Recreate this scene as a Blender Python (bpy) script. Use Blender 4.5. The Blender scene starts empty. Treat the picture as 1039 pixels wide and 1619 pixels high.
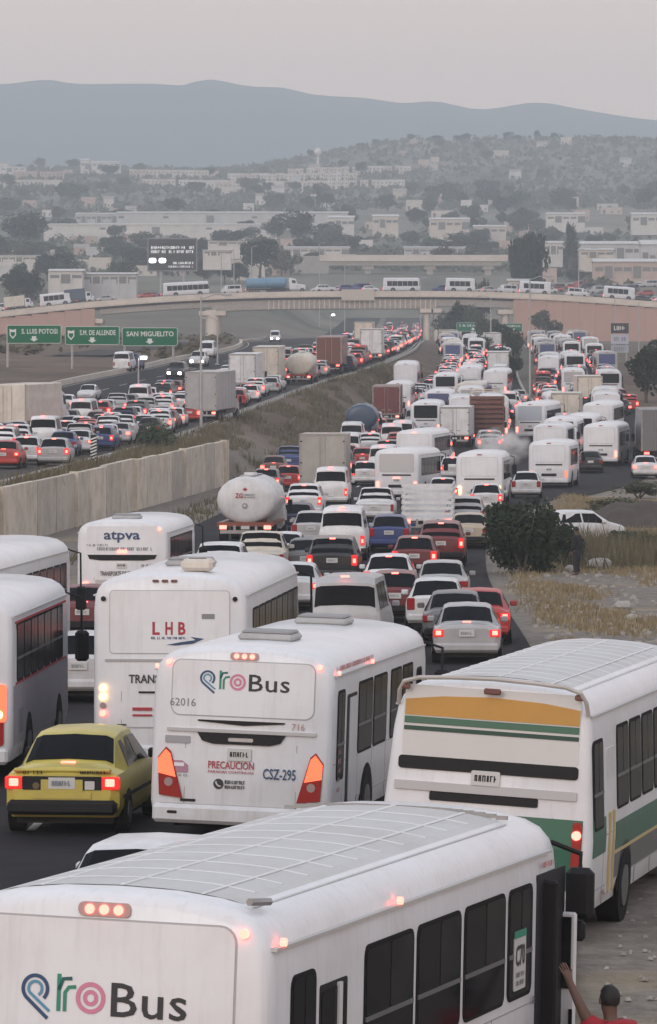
import bpy, bmesh, math, random
from mathutils import Vector, Matrix, noise
random.seed(7)
S = bpy.context.scene
COL = S.collection
R = math.radians

# ------------------------------------------------------------------ camera
CAMZ, FPX, CX, HY = 6.5, 7500.0, 519.5, 602.0      # focal length and principal column in photo pixels; HY = row of the eye level
cam_d = bpy.data.cameras.new('camera'); cam = bpy.data.objects.new('camera', cam_d); COL.objects.link(cam)
cam.location = (0, 0, CAMZ); cam.rotation_euler = (R(90), 0, 0)
cam_d.sensor_fit = 'VERTICAL'; cam_d.sensor_height = 36; cam_d.sensor_width = 36
cam_d.lens = FPX / 1619 * 36; cam_d.shift_y = -(1619 / 2 - HY) / 1619
cam_d.clip_start = 0.5; cam_d.clip_end = 60000
S.camera = cam

# ------------------------------------------------------------------ sky and sun
SUN_EL, SUN_AZ = R(24), R(205)                      # azimuth clockwise from +Y (the view direction): behind the camera, a little left
w = bpy.data.worlds.new('World'); S.world = w; w.use_nodes = True
nt = w.node_tree; nt.nodes.clear()
out = nt.nodes.new('ShaderNodeOutputWorld'); bg = nt.nodes.new('ShaderNodeBackground')
sky = nt.nodes.new('ShaderNodeTexSky'); sky.sky_type = 'NISHITA'; sky.sun_disc = False
sky.sun_elevation = SUN_EL; sky.sun_rotation = SUN_AZ; sky.air_density = 1.0; sky.dust_density = 3.0; sky.ozone_density = 1.0
veil = nt.nodes.new('ShaderNodeMixRGB'); veil.inputs['Fac'].default_value = 0.72   # thin even cloud over the whole sky
gen = nt.nodes.new('ShaderNodeTexCoord'); sep = nt.nodes.new('ShaderNodeSeparateXYZ'); nt.links.new(gen.outputs['Generated'], sep.inputs[0])
dusk = nt.nodes.new('ShaderNodeValToRGB')                                          # cloud colour from the pinkish horizon up to the cooler zenith, alike all round
dusk.color_ramp.elements[0].position = 0.0; dusk.color_ramp.elements[0].color = (1.0, 0.675, 0.505, 1)
dusk.color_ramp.elements[1].position = 0.55; dusk.color_ramp.elements[1].color = (0.575, 0.62, 0.69, 1)
nt.links.new(sep.outputs['Z'], dusk.inputs[0])
sc_ = nt.nodes.new('ShaderNodeVectorMath'); sc_.operation = 'SCALE'; sc_.inputs['Scale'].default_value = 20.2; nt.links.new(dusk.outputs[0], sc_.inputs[0])
nt.links.new(sc_.outputs[0], veil.inputs['Color2'])
nt.links.new(sky.outputs[0], veil.inputs['Color1'])
nt.links.new(veil.outputs[0], bg.inputs['Color']); bg.inputs['Strength'].default_value = 0.085
nt.links.new(bg.outputs[0], out.inputs['Surface'])
sd = bpy.data.lights.new('sun', 'SUN'); sun = bpy.data.objects.new('sun', sd); COL.objects.link(sun)
sd.energy = 0.6; sd.angle = R(28); sd.color = (0.98, 0.97, 1.0)
sun.rotation_euler = (R(90) - SUN_EL, 0, -SUN_AZ + math.pi)
dirv = Vector((math.sin(SUN_AZ) * math.cos(SUN_EL), math.cos(SUN_AZ) * math.cos(SUN_EL), math.sin(SUN_EL)))
sun.rotation_euler = dirv.to_track_quat('Z', 'Y').to_euler()
S.view_settings.view_transform = 'Standard'; S.view_settings.look = 'None'
S.view_settings.exposure = 0.0; S.view_settings.gamma = 1; S.view_settings.use_curve_mapping = False
HAZE = 2.5e-4
S.cycles.use_denoising = True
S.cycles.max_bounces = 5; S.cycles.diffuse_bounces = 3; S.cycles.glossy_bounces = 2; S.cycles.volume_bounces = 2
S.cycles.transparent_max_bounces = 6; S.cycles.sample_clamp_indirect = 4

# ------------------------------------------------------------------ helpers
MATS = {}
def mat(name, col, rough=0.6, metal=0.0, dirt=0.0, dirtcol=(0.12, 0.10, 0.085), scale=1.5, vary=0.0, emit=None, es=0.0, spec=0.5, bump=0.0, coat=0.0):
    if name in MATS: return MATS[name]
    m = bpy.data.materials.new(name); m.use_nodes = True; N = m.node_tree; b = N.nodes['Principled BSDF']
    b.inputs['Base Color'].default_value = (*col, 1); b.inputs['Roughness'].default_value = rough
    b.inputs['Metallic'].default_value = metal; b.inputs['Specular IOR Level'].default_value = spec
    b.inputs['Coat Weight'].default_value = coat
    last = None
    if dirt or vary or bump:
        tc = N.nodes.new('ShaderNodeTexCoord')
    if vary:
        oi = N.nodes.new('ShaderNodeObjectInfo'); hsv = N.nodes.new('ShaderNodeHueSaturation')
        mr = N.nodes.new('ShaderNodeMapRange'); mr.inputs[3].default_value = 1 - vary; mr.inputs[4].default_value = 1 + vary * .5
        N.links.new(oi.outputs['Random'], mr.inputs[0]); N.links.new(mr.outputs[0], hsv.inputs['Value'])
        hsv.inputs['Color'].default_value = (*col, 1); last = hsv.outputs[0]
    if dirt:
        nz = N.nodes.new('ShaderNodeTexNoise'); nz.inputs['Scale'].default_value = scale; nz.inputs['Detail'].default_value = 7
        nz.inputs['Roughness'].default_value = .65
        N.links.new(tc.outputs['Object'], nz.inputs['Vector'])
        rp = N.nodes.new('ShaderNodeValToRGB'); rp.color_ramp.elements[0].position = .42; rp.color_ramp.elements[1].position = .78
        rp.color_ramp.elements[1].color = (dirt, dirt, dirt, 1)
        N.links.new(nz.outputs[0], rp.inputs[0])
        mx = N.nodes.new('ShaderNodeMixRGB'); mx.inputs['Color1'].default_value = (*col, 1); mx.inputs['Color2'].default_value = (*dirtcol, 1)
        N.links.new(rp.outputs[0], mx.inputs['Fac'])
        if last: N.links.new(last, mx.inputs['Color1'])
        last = mx.outputs[0]
    if bump:
        nb = N.nodes.new('ShaderNodeTexNoise'); nb.inputs['Scale'].default_value = scale * 6; nb.inputs['Detail'].default_value = 6
        N.links.new(tc.outputs['Object'], nb.inputs['Vector'])
        bp = N.nodes.new('ShaderNodeBump'); bp.inputs['Strength'].default_value = bump; bp.inputs['Distance'].default_value = .05
        N.links.new(nb.outputs[0], bp.inputs['Height']); N.links.new(bp.outputs[0], b.inputs['Normal'])
    if last: N.links.new(last, b.inputs['Base Color'])
    if emit:
        b.inputs['Emission Color'].default_value = (*emit, 1); b.inputs['Emission Strength'].default_value = es
    MATS[name] = m
    return m

def interp(tab):
    xs = [a for a, _ in tab]; ys = [b for _, b in tab]; n = len(xs)
    ms = []
    for i in range(n):
        if i == 0: ms.append((ys[1] - ys[0]) / (xs[1] - xs[0]))
        elif i == n - 1: ms.append((ys[-1] - ys[-2]) / (xs[-1] - xs[-2]))
        else:
            a = (ys[i] - ys[i-1]) / (xs[i] - xs[i-1]); c = (ys[i+1] - ys[i]) / (xs[i+1] - xs[i])
            ms.append(0 if a * c <= 0 else 2 * a * c / (a + c))
    def f(x):
        if x <= xs[0]: return ys[0] + ms[0] * (x - xs[0])
        if x >= xs[-1]: return ys[-1] + ms[-1] * (x - xs[-1])
        lo, hi = 0, n - 1
        while hi - lo > 1:
            m = (lo + hi) // 2
            if xs[m] <= x: lo = m
            else: hi = m
        h = xs[hi] - xs[lo]; t = (x - xs[lo]) / h
        return ((2*t**3 - 3*t*t + 1) * ys[lo] + (t**3 - 2*t*t + t) * h * ms[lo] + (3*t*t - 2*t**3) * ys[hi] + (t**3 - t*t) * h * ms[hi])
    return f

def mesh(name, verts, faces, mats, midx=None, smooth=False, ang=40):
    me = bpy.data.meshes.new(name); me.from_pydata([tuple(v) for v in verts], [], faces)
    for m in (mats if isinstance(mats, (list, tuple)) else [mats]): me.materials.append(m)
    if midx: me.polygons.foreach_set('material_index', midx)
    if smooth:
        me.polygons.foreach_set('use_smooth', [True] * len(me.polygons)); me.set_sharp_from_angle(angle=R(ang))
    me.update(); return me

def link(name, me, parent=None, label=None, cat=None, group=None, kind=None, loc=None):
    o = bpy.data.objects.new(name, me); COL.objects.link(o)
    if parent: o.parent = parent
    if loc: o.location = loc
    if label: o['label'] = label
    if cat: o['category'] = cat
    if group: o['group'] = group
    if kind: o['kind'] = kind
    if name in ('fine_print', 'city_print', 'screen_text'): o['kind'] = 'stuff'      # strokes too small to pick apart
    return o

def empty(name, loc, yaw=0, pitch=0, roll=0, **k):
    o = link(name, None, **k); o.location = loc; o.rotation_euler = (pitch, roll, yaw); o.empty_display_size = .1
    return o

def box(x0, x1, y0, y1, z0, z1):
    return ([(x0,y0,z0),(x1,y0,z0),(x1,y1,z0),(x0,y1,z0),(x0,y0,z1),(x1,y0,z1),(x1,y1,z1),(x0,y1,z1)],
            [(0,3,2,1),(4,5,6,7),(0,1,5,4),(1,2,6,5),(2,3,7,6),(3,0,4,7)])
def cbox(x0, x1, y0, y1, z0, z1, c=.03):
    vs, fs = [], []
    bm = bmesh.new(); v, f = box(x0, x1, y0, y1, z0, z1)
    bv = [bm.verts.new(p) for p in v]
    for q in f: bm.faces.new([bv[i] for i in q])
    bmesh.ops.bevel(bm, geom=bm.edges[:], offset=c, segments=1, affect='EDGES')
    bm.verts.index_update(); vs = [tuple(v.co) for v in bm.verts]; fs = [tuple(v.index for v in f.verts) for f in bm.faces]; bm.free()
    return vs, fs
def cyl(p, axis, r, h, n=14, r2=None):
    """closed cylinder/cone starting at p along axis 'x','y','z'"""
    r2 = r if r2 is None else r2; vs = []; fs = []
    for k, (t, rr) in enumerate(((0, r), (h, r2))):
        for i in range(n):
            a = 2 * math.pi * i / n; c, s = rr * math.cos(a), rr * math.sin(a)
            d = {'x': (t, c, s), 'y': (s, t, c), 'z': (c, s, t)}[axis]
            vs.append((p[0] + d[0], p[1] + d[1], p[2] + d[2]))
    fs = [(i, (i+1) % n, n + (i+1) % n, n + i) for i in range(n)] + [tuple(range(n-1, -1, -1)), tuple(range(n, 2*n))]
    return vs, fs
def tube(pts, r, n=6):
    vs, fs = [], []; pts = [Vector(p) for p in pts]
    for i, p in enumerate(pts):
        t = (pts[min(i+1, len(pts)-1)] - pts[max(i-1, 0)]).normalized()
        up = Vector((0,0,1)) if abs(t.z) < .9 else Vector((1,0,0)); a = t.cross(up).normalized(); b = t.cross(a)
        rr = r[i] if isinstance(r, (list, tuple)) else r
        for k in range(n):
            g = 2 * math.pi * k / n; vs.append(tuple(p + a * math.cos(g) * rr + b * math.sin(g) * rr))
    for i in range(len(pts) - 1):
        for k in range(n): fs.append((i*n + k, i*n + (k+1) % n, (i+1)*n + (k+1) % n, (i+1)*n + k))
    fs.append(tuple(range(n))); fs.append(tuple(range((len(pts)-1)*n + n - 1, (len(pts)-1)*n - 1, -1)))
    return vs, fs
def join(*parts):
    V, F = [], []
    for v, f in parts:
        o = len(V); V += list(v); F += [tuple(i + o for i in q) for q in f]
    return V, F
def rrect(u0, u1, v0, v1, r=.05, n=3):
    r = min(r, (u1-u0)/2.01, (v1-v0)/2.01); P = []
    for cx, cy, a0 in ((u1-r, v0+r, -90), (u1-r, v1-r, 0), (u0+r, v1-r, 90), (u0+r, v0+r, 180)):
        for i in range(n + 1):
            a = R(a0 + 90 * i / n); P.append((cx + r * math.cos(a), cy + r * math.sin(a)))
    return P
def disc(cu, cv, r, n=16): return [(cu + r * math.cos(2*math.pi*i/n), cv + r * math.sin(2*math.pi*i/n)) for i in range(n)]
def plate(poly, mp, t, base=-.01):
    """thin solid: poly mapped by mp(u, v, off) with outer face at off=t and rim down to off=base"""
    n = len(poly); vs = [mp(u, v, t) for u, v in poly] + [mp(u, v, base) for u, v in poly]
    fs = [tuple(range(n))] + [(i, n + i, n + (i+1) % n, (i+1) % n) for i in range(n)]
    return vs, fs
def ribbon(pts, wd, mp, t):
    vs, fs = [], []; P = [Vector(p) for p in pts]
    for i, p in enumerate(P):
        d = (P[min(i+1, len(P)-1)] - P[max(i-1, 0)]).normalized(); nn = Vector((-d.y, d.x)) * wd / 2
        a, b = p + nn, p - nn; vs += [mp(a.x, a.y, t), mp(b.x, b.y, t)]
    fs = [(2*i, 2*i+1, 2*i+3, 2*i+2) for i in range(len(P) - 1)]
    return vs, fs
def arc(cu, cv, r, a0, a1, n=14): return [(cu + r * math.cos(R(a0 + (a1-a0)*i/n)), cv + r * math.sin(R(a0 + (a1-a0)*i/n))) for i in range(n + 1)]

_tc = {}
def text_flat(s, bold=0.0, spacing=1.0):
    k = (s, bold, spacing)
    if k not in _tc:
        cu = bpy.data.curves.new('t', 'FONT'); cu.body = s; cu.resolution_u = 2; cu.offset = bold; cu.space_character = spacing
        ob = bpy.data.objects.new('t', cu); COL.objects.link(ob)
        dg = bpy.context.evaluated_depsgraph_get(); me = ob.evaluated_get(dg).to_mesh()
        vs = [tuple(v.co) for v in me.vertices]; fs = [tuple(p.vertices) for p in me.polygons]
        bpy.data.objects.remove(ob); bpy.data.curves.remove(cu)
        x0 = min(v[0] for v in vs); x1 = max(v[0] for v in vs); y0 = min(v[1] for v in vs); y1 = max(v[1] for v in vs)
        _tc[k] = ([((v[0]-x0)/(x1-x0), (v[1]-y0)/(y1-y0)) for v in vs], fs)
    return _tc[k]
def lettering(s, u0, u1, v0, v1, mp, t=.012, bold=0.0, spacing=1.0):
    """flat print: the words s fitted into the rectangle, laid on a surface by mp"""
    vs, fs = text_flat(s, bold, spacing)
    return [mp(u0 + a * (u1-u0), v0 + b * (v1-v0), t) for a, b in vs], fs

class Parts:
    def __init__(s): s.l = []
    def add(s, name, vf, m, parent=None, smooth=False, ang=40):
        s.l.append((name, vf[0], vf[1], m, parent, smooth, ang)); return len(s.l) - 1
_cache = {}
def emit(key, build, name, loc, yaw=0, pitch=0, label=None, cat=None, group=None, merge=False):
    """build() -> Parts once per key; every call links a new thing made of those parts"""
    k = (key, merge)
    if k not in _cache:
        P = build().l
        if merge:
            V, F, M, MI = [], [], [], []
            for (n, v, f, m, p, sm, an) in P:
                if m not in M: M.append(m)
                o = len(V); V += list(v); F += [tuple(i + o for i in q) for q in f]; MI += [M.index(m)] * len(f)
            _cache[k] = mesh(name, V, F, M, MI)
        else:
            _cache[k] = [(n, mesh(n, v, f, m, smooth=sm, ang=an), p) for (n, v, f, m, p, sm, an) in P]
    if merge:
        o = link(name, _cache[k], label=label, cat=cat, group=group); o.location = loc; o.rotation_euler = (pitch, 0, yaw); return o
    root = empty(name, loc, yaw, pitch, label=label, cat=cat, group=group); os = []
    for n, me, p in _cache[k]:
        os.append(link(n, me, parent=root if p is None else os[p]))
    return root

# ------------------------------------------------------------------ the lie of the land (metres; Y away from the camera)
zL = interp([(0,0),(70,0),(110,-.45),(165,-.55),(220,-.2),(280,.05),(326,.6),(385,2),(480,4.6),(535,6.6),(600,8),(750,11.2),(1050,15.2),(1250,20),(1500,26.5)])
zU = interp([(0,1.4),(200,1.8),(250,2.1),(300,2.3),(350,2.9),(400,4.2),(470,6.6),(535,8.6),(600,9.9),(750,12.3),(1050,15.6),(1250,20.2),(1500,26.7)])
xUR = interp([(0,-25),(150,-17.5),(200,-15.2),(259,-12.9),(310,-11.3),(365,-8.8),(445,-2.3),(522,5.6),(640,11.3),(740,14),(1050,21),(1230,25),(1500,30)])
def xW(Y): return -10.3 + (Y - 239) * .0745
xB2 = interp([(0,-28.1),(150,-16.93),(239,-10.3),(292,-6.35),(365,-5.2),(445,1.0),(522,8.2),(640,13),(740,15.5),(1050,22.4),(1500,31.5)])
xB = lambda Y: xW(Y) if Y <= 292 else xB2(Y)
xLL = interp([(0,-14),(60,-12.5),(120,-10.5),(200,-7),(260,-4.2),(300,-2),(365,0),(400,2),(450,4.8),(522,10.8),(640,14.8),(740,17.1),(1050,24),(1500,33)])
xLR = interp([(0,1.3),(36,1.55),(41,1.85),(47,2.4),(56,2.9),(80,3.9),(122,5.25),(163,5.6),(200,6.7),(240,10),(270,15),(300,20),(400,28),(480,30.5),(535,33),(650,38),(750,41.5),(900,47),(1500,55)])
def sw(Y): return .12 if Y < 296 else min(2.6, .12 + (Y - 296) * .1)
zFar = interp([(1050,16.5),(1150,22),(1300,31),(1500,40.5),(1800,56),(2200,81),(2600,108),(3000,136),(3400,156),(4000,162),(6000,165),(12000,165)])
def smooth(t): t = max(0, min(1, t)); return t * t * (3 - 2 * t)
def nz(x, y, s): return noise.noise(Vector((x * s, y * s, .37)))
def hgt(X, Y):
    b = xB(min(Y, 1500)); s = sw(Y)
    a, c = zU(min(Y,1500)), zL(min(Y,1500))
    if Y < 292: a = max(a, 0) ; 
    t = smooth((X - b + s) / (2 * s)); z = a + (c - a) * t
    if Y < 60:                                              # the gravel verge drops beside the nearest buses
        z -= .38 * smooth((X - 1.9) / .45) * (1 - smooth((Y - 47) / 8))
    r = X - xLR(min(Y,1500))
    if r > .4 and Y < 1000:
        g = smooth((r - .4) / 3)
        z += g * (.16 * nz(X, Y, .35) + .30 * nz(X, Y, .08))
        z += .5 * math.exp(-((X - 12.4) / 1.6)**2 - ((Y - 252) / 6)**2)
    l = xUR(min(Y,1500)) - 27 - X
    if l > 0 and Y < 1000: z += smooth(l / 12) * (.5 * nz(X, Y, .05) + .2)
    if 296 < Y < 640 and xUR(Y) + .6 < X < xLL(Y) - .6: z += .35 * nz(X, Y, .3) * smooth((Y - 296) / 10)
    if Y > 1050:
        zf = zFar(Y) + 3 * nz(X, Y, .006)
        hill = smooth((X + 90) / 160) * 20 * math.exp(-((Y - 3350) / 330)**2) * (1 + .12 * nz(X, Y, .01))
        zf += hill
        cut = smooth((abs(X - (18 + (Y - 1050) * .02)) - 22) / 18)
        if Y > 1500: cut = max(cut, smooth((Y - 1500) / 80))
        far = zf if Y > 1500 else z + (zf - z) * cut
        z = z + (far - z) * smooth((Y - 1060) / 60)
    return z

def px(x, y, d):
    """photo pixel at distance d -> world point"""
    return Vector(((x - CX) * d / FPX, d, CAMZ + (HY - y) * d / FPX))
def solve(y, zf, lo=25, hi=1450):
    f = lambda d: HY - FPX * (zf(d) + .05 - CAMZ) / d - y
    for _ in range(60):
        m = (lo + hi) / 2
        if f(m) > 0: lo = m
        else: hi = m
    return lo
# ------------------------------------------------------------------ ground
def ground_mat():
    m = bpy.data.materials.new('ground'); m.use_nodes = True; N = m.node_tree; L = N.links; b = N.nodes['Principled BSDF']
    b.inputs['Roughness'].default_value = .95; b.inputs['Specular IOR Level'].default_value = .15
    g = N.nodes.new('ShaderNodeNewGeometry')
    def nse(sc, det=8, rough=.6):
        n = N.nodes.new('ShaderNodeTexNoise'); n.inputs['Scale'].default_value = sc; n.inputs['Detail'].default_value = det
        n.inputs['Roughness'].default_value = rough; L.new(g.outputs['Position'], n.inputs['Vector']); return n.outputs[0]
    def ramp(src, a, b_, ca, cb):
        r = N.nodes.new('ShaderNodeValToRGB'); e = r.color_ramp.elements
        e[0].position, e[1].position = a, b_; e[0].color = (*ca, 1); e[1].color = (*cb, 1); L.new(src, r.inputs[0]); return r.outputs[0]
    def mix(f, a, c):
        x = N.nodes.new('ShaderNodeMixRGB'); L.new(f, x.inputs[0]); L.new(a, x.inputs[1]); L.new(c, x.inputs[2]); return x.outputs[0]
    gravel = ramp(nse(2.2, 10, .8), .3, .75, (.11, .095, .085), (.34, .30, .26))
    dry = ramp(nse(1.3, 9, .75), .3, .7, (.20, .155, .095), (.43, .35, .235))
    near = mix(ramp(nse(.16, 4), .56, .68, (0,0,0), (1,1,1)), gravel, dry)
    scrub = ramp(nse(.012, 9, .7), .35, .66, (.085, .09, .065), (.26, .225, .18))
    sx = N.nodes.new('ShaderNodeSeparateXYZ'); L.new(g.outputs['Position'], sx.inputs[0])
    mr = N.nodes.new('ShaderNodeMapRange'); mr.inputs[1].default_value = 950; mr.inputs[2].default_value = 1200; L.new(sx.outputs[1], mr.inputs[0])
    field = ramp(nse(.09, 8, .75), .35, .7, (.085, .062, .048), (.21, .155, .115))          # bare brown field beyond the wall's end
    mf = N.nodes.new('ShaderNodeMapRange'); mf.inputs[1].default_value = 300; mf.inputs[2].default_value = 380; L.new(sx.outputs[1], mf.inputs[0])
    L.new(mix(mr.outputs[0], mix(mf.outputs[0], near, field), scrub), b.inputs['Base Color'])
    bp = N.nodes.new('ShaderNodeBump'); bp.inputs['Strength'].default_value = .7; bp.inputs['Distance'].default_value = .08
    L.new(nse(5, 8, .7), bp.inputs['Height']); L.new(bp.outputs[0], b.inputs['Normal'])
    return m
Ys = []
y = 8.0
while y < 300: Ys.append(y); y += 3
while y < 1200: Ys.append(y); y += 5
while y < 4200: Ys.append(y); y += 30
while y < 7000: Ys.append(y); y += 250
cols = [-5200,-3500,-2400,-1600,-1100,-800,-600,-480,-400,-330,-270,-220,-180,-150,-125,-105,-90,-78,-68,-60,-53,-46,-40,-35,-30,-25,-20,-16,-12,-9,-6.5,-4.5,-3.2]
pos = [3.2,4.2,5.2,6.2,7.2,8.5,10,11.2,12.4,13.6,14.8,16,17.2,18.4,19.6,20.8,22,23.2,24.4,25.6,27,28.5,30,31.5,33,35,37,39,41,43,46,50,55,61,68,76,85,96,110,126,145,170,200,240,290,350,430,520,640,800,1100,1600,2400,3500,5200]
V, F = [], []
for Y in Ys:
    b = xB(min(Y, 1500)); s = sw(Y)
    xs = [b + c for c in cols] + [b - s - .02, b - s * .4, b + s * .4, b + s + .02] + [b + c for c in pos]
    for X in xs: V.append((X, Y, hgt(X, Y)))
nc = len(cols) + 4 + len(pos)
for j in range(len(Ys) - 1):
    for i in range(nc - 1): F.append((j*nc+i, j*nc+i+1, (j+1)*nc+i+1, (j+1)*nc+i))
link('ground', mesh('ground', V, F, ground_mat(), smooth=True, ang=50), kind='structure')

# mountains on the horizon
ridge = interp([(-2600,170),(-1500,150),(-700,140),(-300,128),(0,133),(75,126),(125,133),(230,132),(290,135),(325,125),(345,127),(400,137),(440,138),(500,150),(578,155),(640,163),(682,160),(760,173),(850,162),(920,173),(1039,190),(1200,196),(1500,180),(2200,172),(3600,190)])
V, F = [], []; nx, ny = 260, 26
for i in range(nx):
    xp = -2400 + i * (5900 / (nx - 1))
    for j in range(ny):
        t = j / (ny - 1); d = 4200 + 2000 * t
        top = px(xp, ridge(xp), 6200).z
        X = (xp - CX) * 6200 / FPX
        rough = 34 * (noise.noise(Vector((X * .0011, d * .0011, 3))) + .5 * noise.noise(Vector((X * .003, d * .003, 8)))) * math.sin(math.pi * t)
        V.append((X, d, 120 + (top - 120) * (t ** 1.25) + rough))
    V.append((X, 6900, 60))
n1 = ny + 1
for i in range(nx - 1):
    for j in range(ny): F.append((i*n1+j, (i+1)*n1+j, (i+1)*n1+j+1, i*n1+j+1))
link('mountains', mesh('mountains', V, F, mat('mountain_scrub', (.075,.085,.075), .95, dirt=.6, dirtcol=(.03,.04,.035), scale=.004), smooth=True, ang=80), kind='structure')

# ------------------------------------------------------------------ roads
asph = mat('asphalt', (.022,.021,.025), .85, spec=.08, dirt=.7, dirtcol=(.045,.043,.045), scale=.35, bump=.25)
asph2 = mat('asphalt_old', (.05,.048,.05), .85, spec=.1, dirt=.6, dirtcol=(.10,.095,.09), scale=.3, bump=.25)
def strip(name, xa, xb, zf, y0, y1, m, lift, step=4, kind='structure', nseg=1, parent=None):
    V, F = [], []; n = int((y1 - y0) / step) + 1
    for j in range(n):
        Y = y0 + (y1 - y0) * j / (n - 1)
        for i in range(nseg + 1): V.append((xa(Y) + (xb(Y) - xa(Y)) * i / nseg, Y, zf(Y) + lift))
    for j in range(n - 1):
        for i in range(nseg): a = j*(nseg+1)+i; F.append((a, a+1, a+nseg+2, a+nseg+1))
    return link(name, mesh(name, V, F, m), kind=kind if not parent else None, parent=parent)
service_road = strip('service_road', xLL, xLR, zL, 9, 1480, asph, .05)
highway = strip('highway', lambda Y: xUR(Y) - 11.6, xUR, zU, 60, 1480, asph2, .05)
oncoming = strip('oncoming_road', lambda Y: xUR(Y) - 23.5 - 12 * smooth((Y - 600) / 400), lambda Y: xUR(Y) - 13.2, zU, 60, 1480, asph, .05)
side_ramp = strip('side_road', lambda Y: xUR(Y) - 41 - max(0, 560 - Y) * .03, lambda Y: xUR(Y) - 34 - max(0, 560 - Y) * .03, zU, 560, 900, asph2, .35)
# kerbs of the highway and the median
conc = mat('concrete', (.40,.37,.34), .9, dirt=.6, dirtcol=(.2,.17,.15), scale=.8, bump=.2)
conc_l = mat('concrete_pale', (.52,.47,.42), .9, dirt=.5, dirtcol=(.27,.23,.2), scale=.5, bump=.15)
def rail(name, xf, zf, y0, y1, wd, h, m, step=6):
    V, F = [], []; n = int((y1 - y0) / step) + 1
    for j in range(n):
        Y = y0 + (y1 - y0) * j / (n - 1); X = xf(Y); z = zf(Y)
        V += [(X-wd/2, Y, z-.1), (X-wd/2*.7, Y, z+h), (X+wd/2*.7, Y, z+h), (X+wd/2, Y, z-.1)]
    for j in range(n - 1):
        a = 4*j
        for i in range(3): F.append((a+i, a+i+4, a+i+5, a+i+1))
    F += [(0,1,2,3), (4*n-1, 4*n-2, 4*n-3, 4*n-4)]
    return link(name, mesh(name, V, F, m), kind='structure')
rail('kerb', lambda Y: xUR(Y) + .15, zU, 100, 1200, .3, .18, conc)
rail('median_kerb', lambda Y: xUR(Y) - 12.4, zU, 100, 1200, 1.3, .25, conc_l)
rail('outer_kerb', lambda Y: xUR(Y) - 24.2 - 12 * smooth((Y - 600) / 400), zU, 100, 1200, .5, .5, conc_l)
# lane lines
wl = mat('lane_paint', (.55,.54,.50), .7, dirt=.9, dirtcol=(.12,.11,.11), scale=2)
def dashes(name, xf, zf, y0, y1, dl=5, gap=7, wd=.13):
    V, F = [], []; Y = y0
    while Y < y1:
        for q in (Y, Y + dl):
            for s in (-wd/2, wd/2): V.append((xf(q) + s, q, zf(q) + .056))
        a = len(V) - 4; F.append((a, a+1, a+3, a+2)); Y += dl + gap
    link(name, mesh(name, V, F, wl), kind='structure')
dashes('lane_line', lambda Y: xUR(Y) - 3.9, zU, 200, 900); dashes('lane_line', lambda Y: xUR(Y) - 7.6, zU, 200, 900)
dashes('lane_line', lambda Y: xUR(Y) - 18.3, zU, 200, 1000); dashes('edge_line', lambda Y: xUR(Y) - 23.1 - 12 * smooth((Y - 600) / 400), zU, 200, 1000, 4, 0)
dashes('edge_line', lambda Y: xUR(Y) - .5, zU, 200, 1000, 4, 0)
dashes('lane_line', lambda Y: xLL(Y) + 4.5, zL, 20, 900); dashes('lane_line', lambda Y: xLL(Y) + 8, zL, 20, 900)
# planted island between the two arms of the service road
iL = interp([(462,20.2),(500,20.6),(600,23.4),(750,26.4),(900,29),(1030,30)]); iR = interp([(462,20.8),(500,23.2),(600,28.5),(750,31.8),(900,37),(1030,42)])
strip('island', iL, iR, zL, 462, 1030, mat('island_soil', (.09,.085,.06), .95, dirt=.6, dirtcol=(.05,.06,.035), scale=.4), .22)
rail('island_kerb', iL, zL, 462, 1030, .3, .26, conc); rail('island_kerb', iR, zL, 462, 1030, .3, .26, conc)

# ------------------------------------------------------------------ retaining wall beside the service road
rw = empty('retaining_wall', (xW(239), 239, hgt(xW(239) + 1, 239)), label='long weathered beige concrete retaining wall below the grass verge', cat='wall')
wm = [mat('wall_panel_%d' % i, c, .92, dirt=.75, dirtcol=(.24,.19,.15), scale=.9, bump=.3) for i, c in enumerate([(.60,.54,.46),(.54,.49,.42),(.65,.58,.49),(.49,.45,.39)])]
ztop = interp([(60,1.95),(150,1.98),(195,2.1),(239,2.45),(292,2.85)])
Y = 130.0; k = 0
while Y < 291:
    Lp = 5.2 + 1.5 * random.random(); Y1 = min(Y + Lp, 292); z0 = zL((Y+Y1)/2) - .3; dz = random.uniform(-.05, .05)
    V = []
    for q in (Y + .03, Y1 - .03):
        for o in (.04 + .012 * (k % 3), -.26):
            V += [(xW(q) + o + .2, q, z0), (xW(q) + o + .2, q, ztop(q) + dz)]
    F = [(0,4,5,1),(2,3,7,6),(1,5,7,3),(0,1,3,2),(4,6,7,5)]
    V = [(a - rw.location.x, b - rw.location.y, c - rw.location.z) for a, b, c in V]
    link('panel', mesh('panel', V, F, random.choice(wm)), parent=rw)
    q = Y1
    if k % 4 != 2: Y = Y1; k += 1; continue
    cv, cf = box(xW(q) + .02, xW(q) + .42, q - .17, q + .17, z0, ztop(q) + .08)
    cv = [(a - rw.location.x, b - rw.location.y, c - rw.location.z) for a, b, c in cv]
    link('pilaster', mesh('pilaster', cv, cf, wm[k % 4]), parent=rw)
    Y = Y1; k += 1
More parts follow.
